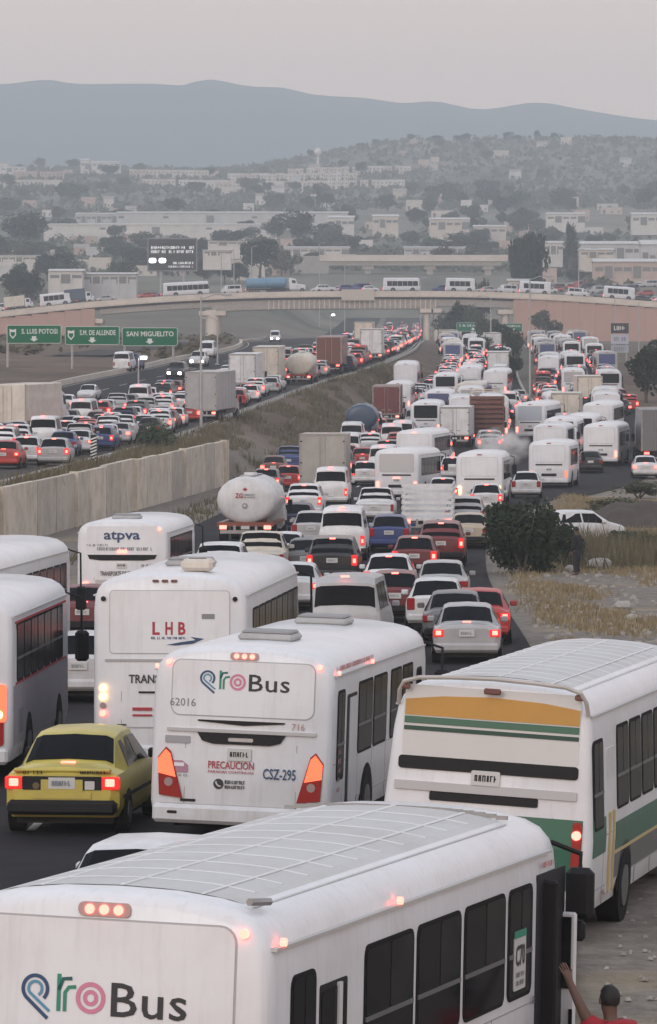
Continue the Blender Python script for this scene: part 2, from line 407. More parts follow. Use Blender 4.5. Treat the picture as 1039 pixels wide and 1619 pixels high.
# ------------------------------------------------------------------ vehicles
def paint(n, c, **k): return mat('paint_' + n, c, k.pop('rough', .38), dirt=k.pop('dirt', .35), vary=k.pop('vary', .12), scale=k.pop('scale', 1.3), coat=.15, **k)
PAINT = {
 'white': paint('white', (.73,.74,.76)), 'silver': paint('silver', (.42,.42,.43), rough=.3), 'grey': paint('grey', (.15,.15,.16)),
 'black': paint('black', (.022,.022,.025), rough=.25), 'red': paint('red', (.42,.035,.03)), 'maroon': paint('maroon', (.16,.025,.03)),
 'blue': paint('blue', (.035,.06,.20)), 'navy': paint('navy', (.02,.025,.07)), 'beige': paint('beige', (.45,.38,.29)), 'yellow': paint('yellow', (.55,.45,.09), vary=0),
 'orange': paint('orange', (.52,.09,.03)), 'green': paint('green', (.010,.115,.070), vary=0), 'cream': paint('cream', (.68,.62,.54)), 'brown': paint('brown', (.17,.055,.04)),
 'busw': mat('paint_bus_white', (.74,.76,.80), .33, dirt=.34, dirtcol=(.40,.36,.33), scale=.7, coat=.25),
 'boxgrey': paint('box_grey', (.43,.41,.38)),
 'busroof': mat('paint_bus_roof', (.56,.56,.56), .6, dirt=.55, dirtcol=(.42,.39,.36), scale=.9), 'tank_blue': paint('tank_blue', (.03,.065,.12)), 'rust': paint('rust', (.24,.06,.035)), 'tank_sky': paint('tank_sky', (.12,.27,.42)),
}
glass = mat('tinted_glass', (.008,.009,.012), .12, spec=.16, dirt=.2, dirtcol=(.04,.04,.04), scale=1.0)
glass_l = mat('clear_glass', (.012,.013,.016), .12, spec=.15, dirt=.3, dirtcol=(.1,.1,.1), scale=1.2)
rubber = mat('rubber', (.013,.013,.014), .85, spec=.15)
trim = mat('black_trim', (.014,.014,.016), .55, spec=.2)
steel = mat('steel', (.36,.36,.37), .4, metal=.7, dirt=.4, scale=3)
rimm = mat('rim', (.16,.16,.165), .4, metal=.6)
chassis = mat('chassis', (.02,.019,.018), .9)
platem = mat('number_plate', (.55,.55,.54), .5)
tail_on = mat('tail_light_lit', (.5,.02,.02), .3, emit=(1,.16,.12), es=5)
tail_far = mat('brake_light_lit', (.5,.02,.02), .3, emit=(1,.085,.065), es=7)
tail_glow = mat('tail_light_glowing', (.4,.015,.015), .25, emit=(1,.03,.025), es=.8)
tail_off = mat('tail_light', (.30,.012,.012), .2)
amber_on = mat('amber_light_lit', (.6,.25,.03), .3, emit=(1,.55,.18), es=5)
head_on = mat('head_light_lit', (.9,.9,.85), .2, emit=(1,.95,.88), es=30)
lens = mat('head_light', (.55,.56,.58), .12)
for mm in (tail_far, tail_off): mm.cycles.emission_sampling = 'NONE'

for mm in (glass, glass_l): mm.node_tree.nodes['Principled BSDF'].inputs['IOR'].default_value = 1.22
class Loft:
    def __init__(s, stations): s.st = stations            # [(y, [(x,z) half ring bottom->top centre])]
    def ring(s, y):
        st = s.st
        if y <= st[0][0]: return st[0][1]
        for a, b in zip(st, st[1:]):
            if y <= b[0]:
                t = (y - a[0]) / (b[0] - a[0]); return [(p[0]+(q[0]-p[0])*t, p[1]+(q[1]-p[1])*t) for p, q in zip(a[1], b[1])]
        return st[-1][1]
    def at(s, y, k, side):
        r = s.ring(y); i = min(int(k), len(r)-2); t = k - i
        x = r[i][0] + (r[i+1][0]-r[i][0])*t; z = r[i][1] + (r[i+1][1]-r[i][1])*t
        return Vector((x * side, y, z))
    def mesh(s, yoff=None):
        V, F = [], []; n = len(s.st[0][1]); N = 2*n - 1
        for y, r in s.st:
            full = [(x, z) for x, z in r] + [(-x, z) for x, z in reversed(r[:-1])]
            V += [(x, y + (yoff(y, z) if yoff else 0), z) for x, z in full]
        for j in range(len(s.st)-1):
            for i in range(N-1): F.append((j*N+i, j*N+i+1, (j+1)*N+i+1, (j+1)*N+i))
            F.append((j*N+N-1, j*N, (j+1)*N, (j+1)*N+N-1))
        for j, rev in ((0, False), (len(s.st)-1, True)):
            for i in range(n-1):
                q = (j*N+i, j*N+N-1-i, j*N+N-2-i, j*N+i+1)
                if N-2-i == i+1: q = (j*N+i, j*N+N-1-i, j*N+i+1)
                F.append(tuple(reversed(q)) if rev else q)
        return V, F
    def patch(s, ya, yb, ka, kb, side, off=.008, n=1, across=False):
        """panel on the shell: corners ya..yb along, ka..kb up the ring; ya, yb may be (low, high) pairs for slanted ends"""
        ya = ya if isinstance(ya, tuple) else (ya, ya); yb = yb if isinstance(yb, tuple) else (yb, yb)
        if across:
            V = []
            nr = (s.at(ya[0], 6, 1) - s.at(yb[0], 6, 1)); nr = Vector((0, -abs(nr.z), abs(nr.y))).normalized() if (nr.z * nr.y) > 0 else Vector((0, abs(nr.z), abs(nr.y))).normalized()
            for oo in (off + .004, -.01):
                for yy, kk in ((ya[0], ka), (yb[0], kb)):
                    for k_, sd in ((kk, -1), (5, -1), (6, 1), (5, 1), (kk, 1)): V.append(tuple(s.at(yy, k_, sd) + nr * oo))
            F = [(i, i+1, i+6, i+5) for i in range(4)] + [(i+10, i+11, i+1, i) for i in range(4)] + [(i+5, i+6, i+16, i+15) for i in range(4)] + [(0, 5, 15, 10), (4, 14, 19, 9)]
            return V, F
        else:
            c = [s.at(ya[0], ka, side), s.at(yb[0], ka, side), s.at(yb[1], kb, side), s.at(ya[1], kb, side)]
        nrm = (c[1]-c[0]).cross(c[3]-c[0]).normalized()
        if not across and nrm.x * side < 0: nrm = -nrm
        if across and nrm.z < 0: nrm = -nrm
        vs = [tuple(p + nrm*off) for p in c] + [tuple(p - nrm*.01) for p in c]
        return vs, [(0,1,2,3), (0,4,5,1), (1,5,6,2), (2,6,7,3), (3,7,4,0)]

def wheels(P, w, ys, r=.3, wd=.2, rim=True, dual=False):
    for y in ys:
        for s in (-1, 1):
            x0 = s*(w - wd + .025) if s > 0 else -w - .025
            i = P.add('wheel', cyl((x0, y, r), 'x', r, wd), rubber, smooth=True)
            if rim: P.add('rim', cyl((x0 + (wd if s > 0 else -.012), y, r), 'x', r*.56, .012), rimm, i)

CAR = { # stations: y, zbot, belt, top, w, wt
 'sedan': dict(st=[(0,.42,.78,.86,.70,.60),(.10,.26,.86,.95,.81,.66),(.60,.24,.88,.98,.84,.66),(1.18,.24,.89,1.36,.84,.57),(1.6,.24,.89,1.41,.84,.58),(2.45,.24,.89,1.40,.84,.58),(3.20,.24,.87,.95,.84,.66),(4.05,.26,.74,.80,.79,.62),(4.25,.38,.6,.66,.66,.5)],
   rw=(.66,1.14), ws=(2.52,3.14), sw=[((.98,1.25),(1.86,1.86)),((1.94,1.94),(2.92,2.46))], tl=(.56,.82,.66,.84), wy=(.72,3.38), r=.29),
 'hatch': dict(st=[(0,.42,.84,.93,.72,.62),(.08,.26,.90,1.0,.82,.68),(.30,.24,.92,1.16,.84,.62),(.58,.24,.92,1.40,.84,.57),(1.1,.24,.92,1.47,.84,.58),(2.2,.24,.91,1.44,.84,.58),(2.95,.24,.89,.98,.84,.68),(3.6,.28,.74,.82,.79,.62),(3.78,.4,.6,.66,.66,.5)],
   rw=(.10,.56), ws=(2.27,2.9), sw=[((.5,.68),(1.5,1.5)),((1.58,1.58),(2.68,2.2))], tl=(.58,.80,.62,.95), wy=(.62,3.02), r=.29),
 'suv': dict(st=[(0,.5,.98,1.05,.78,.70),(.08,.32,1.04,1.12,.88,.74),(.22,.3,1.06,1.36,.90,.70),(.42,.3,1.06,1.62,.90,.66),(1.0,.3,1.06,1.70,.90,.67),(2.6,.3,1.06,1.67,.90,.67),(3.3,.3,1.04,1.14,.90,.76),(4.3,.32,.92,1.0,.86,.7),(4.5,.46,.75,.82,.74,.58)],
   rw=(.10,.41), ws=(2.66,3.25), sw=[((.5,.6),(1.2,1.2)),((1.28,1.28),(2.0,2.0)),((2.08,2.08),(3.0,2.6))], tl=(.66,.86,.72,1.08), wy=(.78,3.55), r=.35),
 'pickup': dict(st=[(0,.5,.98,1.0,.80,.76),(.06,.42,1.02,1.06,.90,.80),(1.75,.40,1.04,1.08,.91,.80),(1.86,.36,1.06,1.40,.91,.70),(2.0,.36,1.06,1.68,.91,.67),(2.3,.36,1.06,1.72,.91,.67),(3.2,.36,1.06,1.69,.91,.67),(3.85,.36,1.04,1.14,.91,.78),(4.95,.38,.95,1.02,.87,.7),(5.1,.5,.8,.86,.76,.6)],
   rw=(1.79,1.99), ws=(3.26,3.8), sw=[((1.98,2.1),(2.7,2.7)),((2.78,2.78),(3.6,3.2))], tl=(.74,.88,.68,1.0), wy=(1.0,4.1), r=.36),
 'van': dict(st=[(0,.45,1.12,1.18,.80,.74),(.05,.32,1.16,1.3,.89,.78),(.14,.3,1.18,1.92,.90,.74),(.4,.3,1.18,2.08,.90,.72),(3.4,.3,1.18,2.06,.90,.72),(3.9,.3,1.16,1.8,.90,.72),(4.5,.32,1.02,1.12,.88,.72),(4.7,.45,.8,.86,.8,.62)],
   rw=(.06,.13), ws=(3.88,4.45), sw=[((.3,.36),(1.45,1.45)),((1.55,1.55),(2.65,2.65)),((2.75,2.75),(4.1,3.75))], tl=(.70,.86,.62,1.0), wy=(.95,3.75), r=.33),
}
def build_car(kind, col, brake=True, near=True, taxi=False, head=False):
    c = CAR[kind]; P = Parts(); pm = PAINT[col]; L_ = c['st'][-1][0]
    st = []
    for y, zb, be, tp, w_, wt in c['st']:
        st.append((y, [(w_*.90, zb), (w_, zb+.16), (w_, be-.14), (w_*.965, be), (wt, tp-.05), (wt*.80, tp), (0, tp+.022)]))
    lf = Loft(st); W_ = max(s[4] for s in c['st'])
    P.add('body', lf.mesh(), pm, smooth=True, ang=28)
    P.add('rear_window', lf.patch(c['rw'][0], c['rw'][1], 4.12, 4.12, 1, across=True), glass_l if not near else glass)
    P.add('windshield', lf.patch(c['ws'][0], c['ws'][1], 4.3, 4.3, 1, across=True), glass_l)
    for s in (-1, 1):
        for a, b in c['sw']: P.add('side_window', lf.patch((a[0], a[1]), (b[0], b[1]), 3.10, 3.86, s), glass)
    x0, x1, z0, z1 = c['tl']; tm = (tail_on if near else tail_far) if brake else tail_off
    mp = lambda u, v, o: (u, (.0 if v < .95 else .05) - o, v)
    for s in (-1, 1):
        a, b = sorted((s*x0, s*x1))
        i = P.add('tail_light', cbox(a, b, -.022, .12, z0, z1, .02), tail_glow if brake else tail_off)
        if brake and not near: P.add('lamp', cbox(a, b, -.034, .0, z0, z0+min(.26, z1-z0), .012), tm, i)
        elif brake: q = (b-a)*.24; P.add('lamp', cbox(a+q, b-q, -.034, .0, z0+(z1-z0)*.25, z0+(z1-z0)*.25+min(.15, (z1-z0)*.6), .012), tm, i)
        a, b = sorted((s*(W_-.50), s*(W_-.22)))
        P.add('headlight', cbox(a, b, L_-.2, L_+.03, st[-1][1][0][1]+.06, st[-1][1][0][1]+(.30 if head else .20), .02), head_on if head else lens)
    if brake and kind != 'pickup':
        tz = c['st'][3][3] if kind != 'sedan' else c['st'][2][3]
        ty = c['rw'][1] if kind != 'sedan' else c['rw'][0] - .1
        P.add('brake_light', box(-.10, .10, ty-.05, ty+.03, tz-.01, tz+.035), tm)
    zb = c['st'][1][1]
    P.add('bumper', cbox(-W_*.93, W_*.93, -.075, .16, zb+.04, zb+.25, .05), trim if (taxi or col in ('grey','maroon','beige')) else pm)
    P.add('number_plate', box(-.19, .19, -.045 if not taxi else -.03, .05, (z0+z1)/2-.08, (z0+z1)/2+.08) if kind != 'van' else box(-.17,.17,-.04,.03,.5,.62), platem)
    if near: P.add('fine_print', fine_print(-.14, .14, (z0+z1)/2-.035, (z0+z1)/2+.035, lambda u, v, o: (u, -.045-o, v), .004) if kind != 'van' else fine_print(-.13, .13, .535, .585, lambda u, v, o: (u, -.04-o, v), .004), GRYP)
    P.add('underbody', box(-W_*.82, W_*.82, .25, L_-.3, .16, .34), chassis)
    if near:
        for yy in c['wy']:
            for s in (-1, 1):
                ms = lambda u, v, o, s=s: (s*(W_ + o), u if s > 0 else 2*yy-u, v)
                pl = [(yy + (c['r']+.05)*math.cos(R(a)), c['r'] + (c['r']+.05)*math.sin(R(a))) for a in range(-25, 206, 21)]
                P.add('wheel_arch', plate(pl, ms, .006, -.02), rubber)
        for s in (-1, 1):
            ym = c['sw'][-1][1][0] - .18
            P.add('mirror', cbox(*sorted((s*(W_-.02), s*(W_+.17))), ym-.06, ym+.06, c['st'][3][2]+.02, c['st'][3][2]+.16, .025), pm if not taxi else trim)
    wheels(P, W_ - .01, c['wy'], c['r'], .2, rim=near)
    return P, lf

def fine_print(u0, u1, v0, v1, mp, t, seed=3):
    """print too small to read in the photograph: a row of letter-sized strokes"""
    rg = random.Random(seed + int(u0*100)); h = v1 - v0; u = u0; L_ = []
    while u < u1 - h*.3:
        wd = h * rg.uniform(.35, .6)
        if rg.random() < .14: u += h*.5; continue
        wd = min(wd, u1-u)
        st = h*.2
        L_.append(plate([(u,v0),(u+st,v0),(u+st,v1),(u,v1)], mp, t, t-.002))
        y = v0 + h * rg.choice([0, .4, .8]); L_.append(plate([(u+st*.9,y),(u+wd,y),(u+wd,y+st),(u+st*.9,y+st)], mp, t, t-.002))
        if rg.random() < .5: L_.append(plate([(u+wd-st,v0),(u+wd,v0),(u+wd,v1),(u+wd-st,v1)], mp, t+.0005, t-.002))
        u += wd + h*.18
    return join(*L_)
def rear_extra_taxi(P, lf):
    mp = lambda u, v, o: (u, -o, v)
    P.add('trunk_panel', plate(rrect(-.42, .42, .53, .62, .01), mp, .02), PAINT['yellow'])
    P.add('garnish', plate(rrect(-.57, .57, .655, .845, .02), mp, .016), trim)
    P.add('trunk_panel', plate(rrect(-.30, .30, .62, .80, .01), mp, .022), PAINT['yellow'])
    P.add('sticker', plate(rrect(.33, .47, .66, .78, .01), mp, .024), platem)
    P.add('sticker', plate(disc(-.37, .71, .05), mp, .026), mat('sticker_dark', (.12,.09,.04), .6))
    P.add('spoiler', cbox(-.70, .70, .0, .12, .90, .955, .02), PAINT['yellow'])
    P.add('lettering', lettering('01 133', -.56, -.28, .872, .925, lambda u, v, o: (u, .0-o, v), .012, .01), trim)
    P.add('fine_print', fine_print(.26, .62, .88, .92, lambda u, v, o: (u, .0-o, v), .012), trim)
    P.add('side_strip', box(.838, .856, .3, 3.9, .52, .57), trim); P.add('side_strip', box(-.856, -.838, .3, 3.9, .52, .57), trim)
    return P

# ---- buses
def build_bus(o):
    W, L_, H = o.get('W', 2.5), o.get('L', 8.8), o.get('H', 2.8); w_ = W/2
    P = Parts(); pm = PAINT[o.get('paint', 'busw')]; lean = o.get('lean', .05)
    f = lambda z: max(0, z - 1.1) * lean
    tp = o.get('taper', 0.0)
    def ring(dx, dz, zb=.36):
        r = [(w_-.05-dx, zb), (w_-dx, zb+.25), (w_-dx, 1.2), (w_-dx, H-.62), (w_-.02-dx, H-.40), (w_-.06-dx, H-.27-dz*.3), (w_-.14-dx, H-.17-dz*.6), (w_-.27-dx, H-.095-dz), (w_-.48-dx, H-.05-dz), (w_*.35, H-.012-dz), (0, H-dz)]
        if tp: r = [(max(0, x - tp*max(0, z-1.2)*min(1, x/.9)), z) for x, z in r]
        return r
    st = [(0, ring(.10, .10)), (.035, ring(.045, .05)), (.10, ring(.012, .015)), (.2, ring(0, 0)), (L_-.7, ring(0, 0)), (L_-.32, ring(.02, .03)), (L_-.08, ring(.07, .10)), (L_, ring(.16, .2))]
    lf = Loft(st)
    yoff = lambda y, z: f(z) * max(0, 1 - y / .5) - (max(0, z-1.3)*.10 * max(0, (y-L_+.7)/.7))
    body = P.add('body', lf.mesh(yoff), pm, smooth=True, ang=35)
    RM = lambda u, v, t: (u, f(v) - t, v)
    def SM(s): return lambda u, v, t: (s*(w_ - tp*max(0, v-1.2) + t), u, v)
    FM = lambda u, v, t: (u, L_ - max(0, v-1.3)*.10 + t, v)
    for s in (-1, 1):
        for (y0, y1, z0, z1) in o['wr' if s > 0 else 'wl']:
            m_ = SM(s)
            fl = (lambda p: p) if s > 0 else (lambda p: list(reversed(p)))
            i = P.add('window', plate(fl(rrect(y0, y1, z0, z1, .09)), m_, .010), rubber)
            if o.get('detail', 1) and y1-y0 > .5 and z1 - z0 < 1.3:
                zm = z0 + (z1-z0)*.40
                P.add('pane', plate(fl(rrect(y0+.035, y1-.035, z0+.035, zm-.015, .05)), m_, .014), glass, i)
                ym = (y0+y1)/2
                P.add('pane', plate(fl(rrect(y0+.035, ym-.01, zm+.015, z1-.035, .05)), m_, .014), glass, i)
                P.add('pane', plate(fl(rrect(ym+.03, y1-.035, zm+.015, z1-.035, .05)), m_, .013), glass_l, i)
                P.add('glazing_bar', plate(fl(rrect(y0+.02, y1-.02, zm-.018, zm+.018, .005)), m_, .02), mat('bar_grey', (.13,.13,.135), .5), i)
            else:
                P.add('pane', plate(fl(rrect(y0+.035, y1-.035, z0+.035, z1-.035, .06)), m_, .014), glass, i)
    P.add('windshield', plate(rrect(-w_+.28, w_-.28, 1.1, H-.5, .1), FM, .02), glass_l)
    for s in (-1, 1): P.add('headlight', plate(rrect(*sorted((s*.7, s*.98)), .62, .8, .05), FM, .02), lens)
    # wheels and arches
    for yy in o.get('wy', (L_*.27, L_*.80)):
        for s in (-1, 1):
            ms = SM(s); pl = [(yy + .56*math.cos(R(a)), .45 + .56*math.sin(R(a))) for a in range(-10, 191, 16)]
            if s < 0: pl.reverse()
            P.add('wheel_arch', plate(pl, ms, .006), rubber)
    wheels(P, w_ - .01, o.get('wy', (L_*.27, L_*.80)), .45, .28)
    P.add('underbody', box(-w_+.3, w_-.3, .3, L_-.3, .25, .45), chassis)
    P.add('bumper', cbox(-w_+.06, w_-.06, -.07, .3, .32, .58, .05), PAINT[o.get('bumper', o.get('paint', 'busw'))])
    for s in (-1, 1):                                    # roof edge mouldings
        P.add('drip_rail', box(*sorted((s*(w_-.035-tp*(H-1.57)), s*(w_+.012-tp*(H-1.57)))), .2, L_-.6, H-.385, H-.36), mat('moulding', (.5,.49,.48), .5))
    # mirrors
    for s in (-1, 1):
        P.add('mirror', join(cbox(*sorted((s*(w_+o.get('mx', .08)), s*(w_+o.get('mx', .08)+.25))), L_-.12, L_+.02, o.get('mz', (1.45, 2.0))[0], o.get('mz', (1.45, 2.0))[1], .05), tube([(s*(w_-.15-tp*1.4), L_-.05, H-.35), (s*(w_+o.get('mx', .08)+.1), L_+.05, H-.45), (s*(w_+o.get('mx', .08)+.12), L_-.04, o.get('mz', (1.45, 2.0))[1]-.05)], .025)), trim)
    for yh in o.get('hatch', ()):
        i = P.add('roof_hatch', cbox(-.42, .38, yh, yh+.75, H-.02, H+.09, .04), mat('hatch_grey', (.40,.40,.40), .5, dirt=.4, scale=3))
        P.add('hatch_lid', cbox(-.38, .34, yh+.04, yh+.71, H+.08, H+.13, .03), mat('hatch_lid', (.26,.26,.27), .5), i)
    if o.get('detail', 1):                               # panel joints and skirt flaps
        jm = mat('panel_joint', (.34,.33,.33), .7)
        for s in (-1, 1):
            fl = (lambda p: p) if s > 0 else (lambda p: list(reversed(p)))
            P.add('panel_joint', plate(fl(rrect(.15, L_-.75, 1.19, 1.202, .002)), SM(s), .003), jm); P.add('panel_joint', plate(fl(rrect(.15, L_-.75, .60, .612, .002)), SM(s), .003), jm)
            for y in [.9+1.25*k for k in range(int((L_-1.5)/1.25))]: P.add('panel_joint', plate(fl(rrect(y, y+.01, .40, 1.19, .002)), SM(s), .0035), jm)
        for u in (-.78, .78): P.add('panel_joint', plate(rrect(u-.006, u+.006, .58, 1.45, .002), RM, .003), jm)
    if o.get('grid'):
        rm = PAINT['busroof']
        sk = []
        for k0, k1 in ((-8.0, 8.0),):
            xs = [lf.at(1, k, s).x for s in (1,) for k in (7.6,)]
        zt = lambda x: next((a[1] + (b[1]-a[1])*(a[0]-abs(x))/(a[0]-b[0]) for a, b in zip(ring(0,0)[6:], ring(0,0)[7:]) if b[0] <= abs(x) <= a[0]), H)
        kx = (w_ - tp*(H-1.2))/w_; xs = [(-w_+.24 + i*(W-.48)/12)*kx for i in range(13)]
        V = [(x, yy, zt(x)+.006) for yy in (.42, L_-1.15) for x in xs]; n = len(xs)
        i0 = P.add('roof_skin', (V, [(i, i+1, n+i+1, n+i) for i in range(n-1)]), rm)
        rib = mat('roof_rib', (.72,.72,.72), .6, dirt=.4, dirtcol=(.5,.47,.44), scale=3)
        for x in (-.62, 0, .62):
            P.add('roof_rib', ([(x-.016, .42, zt(x)+.007), (x+.016, .42, zt(x)+.007), (x+.022, L_-1.15, zt(x)+.007), (x-.022, L_-1.15, zt(x)+.007), (x-.014, .43, zt(x)+.014), (x+.014, .43, zt(x)+.014), (x+.014, L_-1.16, zt(x)+.014), (x-.014, L_-1.16, zt(x)+.014)], [(4,5,6,7),(0,1,5,4),(1,2,6,5),(3,0,4,7)]), rib, i0)
        yy = .95
        while yy < L_-1.3:
            x2 = [x for x in xs if abs(x) < .95]
            V = [(x, yy-.02, zt(x)+.007) for x in x2] + [(x, yy, zt(x)+.013) for x in x2] + [(x, yy+.02, zt(x)+.007) for x in x2]; n = len(x2)
            P.add('roof_rib', (V, [(r*n+i, r*n+i+1, (r+1)*n+i+1, (r+1)*n+i) for r in (0,1) for i in range(n-1)]), rib, i0)
            yy += .62
    if o.get('rear'): o['rear'](P, RM, SM, o, w_, H, L_)
    return P

def rear_lights_small(P, RM, z0=.62, z1=1.05, x0=.95, x1=1.12, m=None):
    for s in (-1, 1): P.add('tail_light', plate(rrect(*sorted((s*x0, s*x1)), z0, z1, .05), RM, .03), m or tail_on)
def number_plate(P, RM, u, v, w_=.17, h=.085):
    i = P.add('number_plate', plate(rrect(u-w_, u+w_, v-h, v+h, .02), RM, .03), platem)
    P.add('lettering', fine_print(u-w_*.75, u+w_*.75, v-h*.35, v+h*.45, RM, .034), trim, i)

BLK = mat('print_black', (.03,.03,.035), .6); REDP = mat('print_red', (.40,.03,.05), .6); GRYP = mat('print_grey', (.22,.23,.25), .6)
NVY = mat('print_navy', (.03,.07,.16), .6); TEAL = mat('print_teal', (.10,.28,.42), .6); GRNP = mat('print_green', (.03,.24,.16), .6); PNKP = mat('print_pink', (.62,.22,.33), .6)
def logo(P, RM, u0, u1, v0, v1, t=.018):
    """round q, double-arched r and ring o in strokes, then the word Bus"""
    g = v1 - v0; U = lambda a: u0 + (u1 - u0) * a; k = (u1 - u0); T = lambda a: v0 + g * a
    def rb(pts, wd, m): P.add('emblem', ribbon(pts, wd, RM, t), m)
    r1 = .075 * k; c = (U(.075), T(.60))
    rb(arc(c[0], c[1], r1, -45, 225, 22) + [(U(.155), T(-.12))], .022*k, NVY)
    rb(arc(c[0], c[1], r1*.55, -60, 215, 18) + [(U(.165), T(.06))], .018*k, TEAL)
    rb([(U(.22), T(.08)), (U(.22), T(1.0))], .024*k, GRNP)
    rb([(U(.22), T(.60)), (U(.245), T(.88)), (U(.30), T(.90))], .022*k, mat('print_dark_teal', (.02,.10,.11), .6))
    rb([(U(.258), T(.08)), (U(.258), T(.55)), (U(.28), T(.68)), (U(.325), T(.70))], .022*k, GRNP)
    c = (U(.415), T(.45))
    rb(arc(c[0], c[1], .078*k, 0, 360, 26), .026*k, PNKP); rb(arc(c[0], c[1], .035*k, 0, 360, 18), .024*k, PNKP)
    P.add('lettering', lettering('Bus', U(.54), U(1), T(.02), T(.86), RM, t, .008, 1.05), BLK)

def rear_qro(P, RM, SM, o, w_, H, L_):
    tr = mat('seam_grey', (.40,.40,.41), .6)
    b = o.get('pz', 1.80)
    i = P.add('rear_panel', plate(rrect(-1.01, 1.01, b, H-.20, .13, 5), RM, .004), tr)
    P.add('panel_face', plate(rrect(-.995, .995, b+.015, H-.215, .12, 5), RM, .012), PAINT['busw'], i)
    lz = o.get('lz', (2.16, 2.44))
    logo(P, RM, -.60, .65, lz[0], lz[1])
    for u in (-.11, 0, .11): P.add('marker_light', plate(disc(u, H-.135, .036), RM, .03), tail_on)
    P.add('light_base', plate(rrect(-.2, .2, H-.185, H-.085, .04), RM, .018), mat('light_base', (.45,.30,.29), .5))
    for u in (-1.06, 1.06): P.add('marker_light', plate(disc(u, H-.25, .035), RM, .03), tail_on)
    for s in (-1, 1): P.add('marker_light', plate(disc(.35, H-.33, .03), SM(s), .03), tail_on); 
    for y in (3.2,): P.add('marker_light', plate(disc(y, H-.33, .03), SM(1), .03), tail_on)
    if o.get('number'):
        P.add('lettering', lettering(o['number'], -1.02, -.66, 1.93, 2.04, RM, .018, .004), GRYP)
        pl = [(-.62, 1.755), (.60, 1.755), (.60, 1.735), (.02, 1.69), (-.62, 1.735)]
        P.add('wing_trim', plate(pl, RM, .02), trim)
        P.add('chrome_strip', plate(rrect(-1.05, 1.05, 1.585, 1.63, .01), RM, .03), mat('strip_grey', (.45,.45,.46), .35))
        P.add('grille', plate([(-.62,1.58), (.62,1.58), (.55,1.47), (.40,1.43), (-.40,1.43), (-.55,1.47)], RM, .028), trim)
        P.add('badge', plate(rrect(-.18, .17, 1.47, 1.52, .02), RM, .036), steel)
        number_plate(P, RM, -.02, 1.29)
        P.add('lettering', lettering('PRECAUCIÓN', -.45, .19, 1.09, 1.22, RM, .018, .012), REDP)
        P.add('lettering', lettering('PARADAS CONTINUAS', -.45, .19, 1.03, 1.065, RM, .018, .01), REDP)
        P.add('lettering', lettering('CSZ-295', .32, .78, .97, 1.12, RM, .018, .014), NVY)
        P.add('phone_mark', plate(disc(-.30, .88, .07), RM, .018), BLK)
        P.add('phone_mark', ribbon([(-.335,.915),(-.325,.88),(-.30,.855),(-.265,.845)], .022, RM, .024), platem)
        P.add('lettering', fine_print(-.21, .07, .885, .935, RM, .018), BLK)
        P.add('lettering', fine_print(-.21, .07, .82, .865, RM, .018), BLK)
        P.add('bus_mark', plate([(-.95,1.02),(-.95,1.18),(-.82,1.18),(-.74,1.12),(-.74,1.02)], RM, .016), mat('print_mauve', (.42,.22,.30), .6))
        P.add('bus_mark', plate(rrect(-.93,-.79,1.10,1.15,.01), RM, .02), PAINT['busw'])
        P.add('lettering', lettering('Q R O', -.95, -.74, .955, .995, RM, .018, .01), GRYP)
        P.add('vent', plate(rrect(-1.07, -.72, 1.42, 1.52, .01), RM, .016), mat('vent_grey', (.33,.33,.35), .6))
        P.add('lettering', lettering('716', .70, .88, 1.66, 1.75, RM, .018), mat('print_rose', (.5,.25,.25), .6))
        P.add('vent', plate(rrect(-.83, -.62, .62, .655, .008), RM, .018), trim)
        P.add('seam', plate(rrect(-1.12, 1.12, .575, .592, .004), RM, .012), tr)
        for s in (-1, 1):
            pl = [(s*.80,.66),(s*1.13,.70),(s*1.16,1.22),(s*1.05,1.36),(s*.98,1.30)]
            if s < 0: pl.reverse()
            i = P.add('tail_light', plate(pl, RM, .03), tail_off)
            pl = [(s*.90,.95),(s*1.145,1.0),(s*1.155,1.20),(s*1.05,1.33),(s*.985,1.27)]
            if s < 0: pl.reverse()
            P.add('lamp', plate(pl, RM, .036), mat('tail_orange', (.6,.1,.04), .3, emit=(1,.14,.06), es=1.5), i)
            P.add('lamp', plate(disc(s*1.0, .88, .06), RM, .034), mat('reverse_lens', (.35,.25,.25), .3), i)
            P.add('bumper_slot', plate(rrect(*sorted((s*.86, s*1.0)), .45, .49, .015), lambda u, v, t: (u, -.07-t, v), .006), trim)
def rear_plain(P, RM, SM, o, w_, H, L_):
    s_ = mat('seam_grey', (.40,.40,.41), .6)
    i = P.add('rear_panel', plate(rrect(-.95, .95, 1.55, H-.3, .1), RM, .004), s_)
    P.add('panel_face', plate(rrect(-.935, .935, 1.565, H-.315, .09), RM, .012), o.get('rw', PAINT['busw']), i)
    P.add('rear_trim', plate(rrect(-.8, .8, 1.36, 1.44, .03), RM, .02), trim)
    if o.get('txt'): P.add('lettering', lettering(o['txt'], -.55, .5, H-.66, H-.5, RM, .018, .01), GRYP)
    P.add('grille', plate(rrect(-.45, .45, .72, .88, .03), RM, .02), trim)
    number_plate(P, RM, 0, 1.12)
    rear_lights_small(P, RM, m=o.get('tail', tail_on))
    P.add('brake_light', plate(rrect(-.2, .2, 1.2, 1.28, .02) if o.get('lowbrake') else rrect(-.13, .13, H-.2, H-.15, .02), RM, .03), tail_on if o.get('lowbrake') or o.get('top') else tail_off)

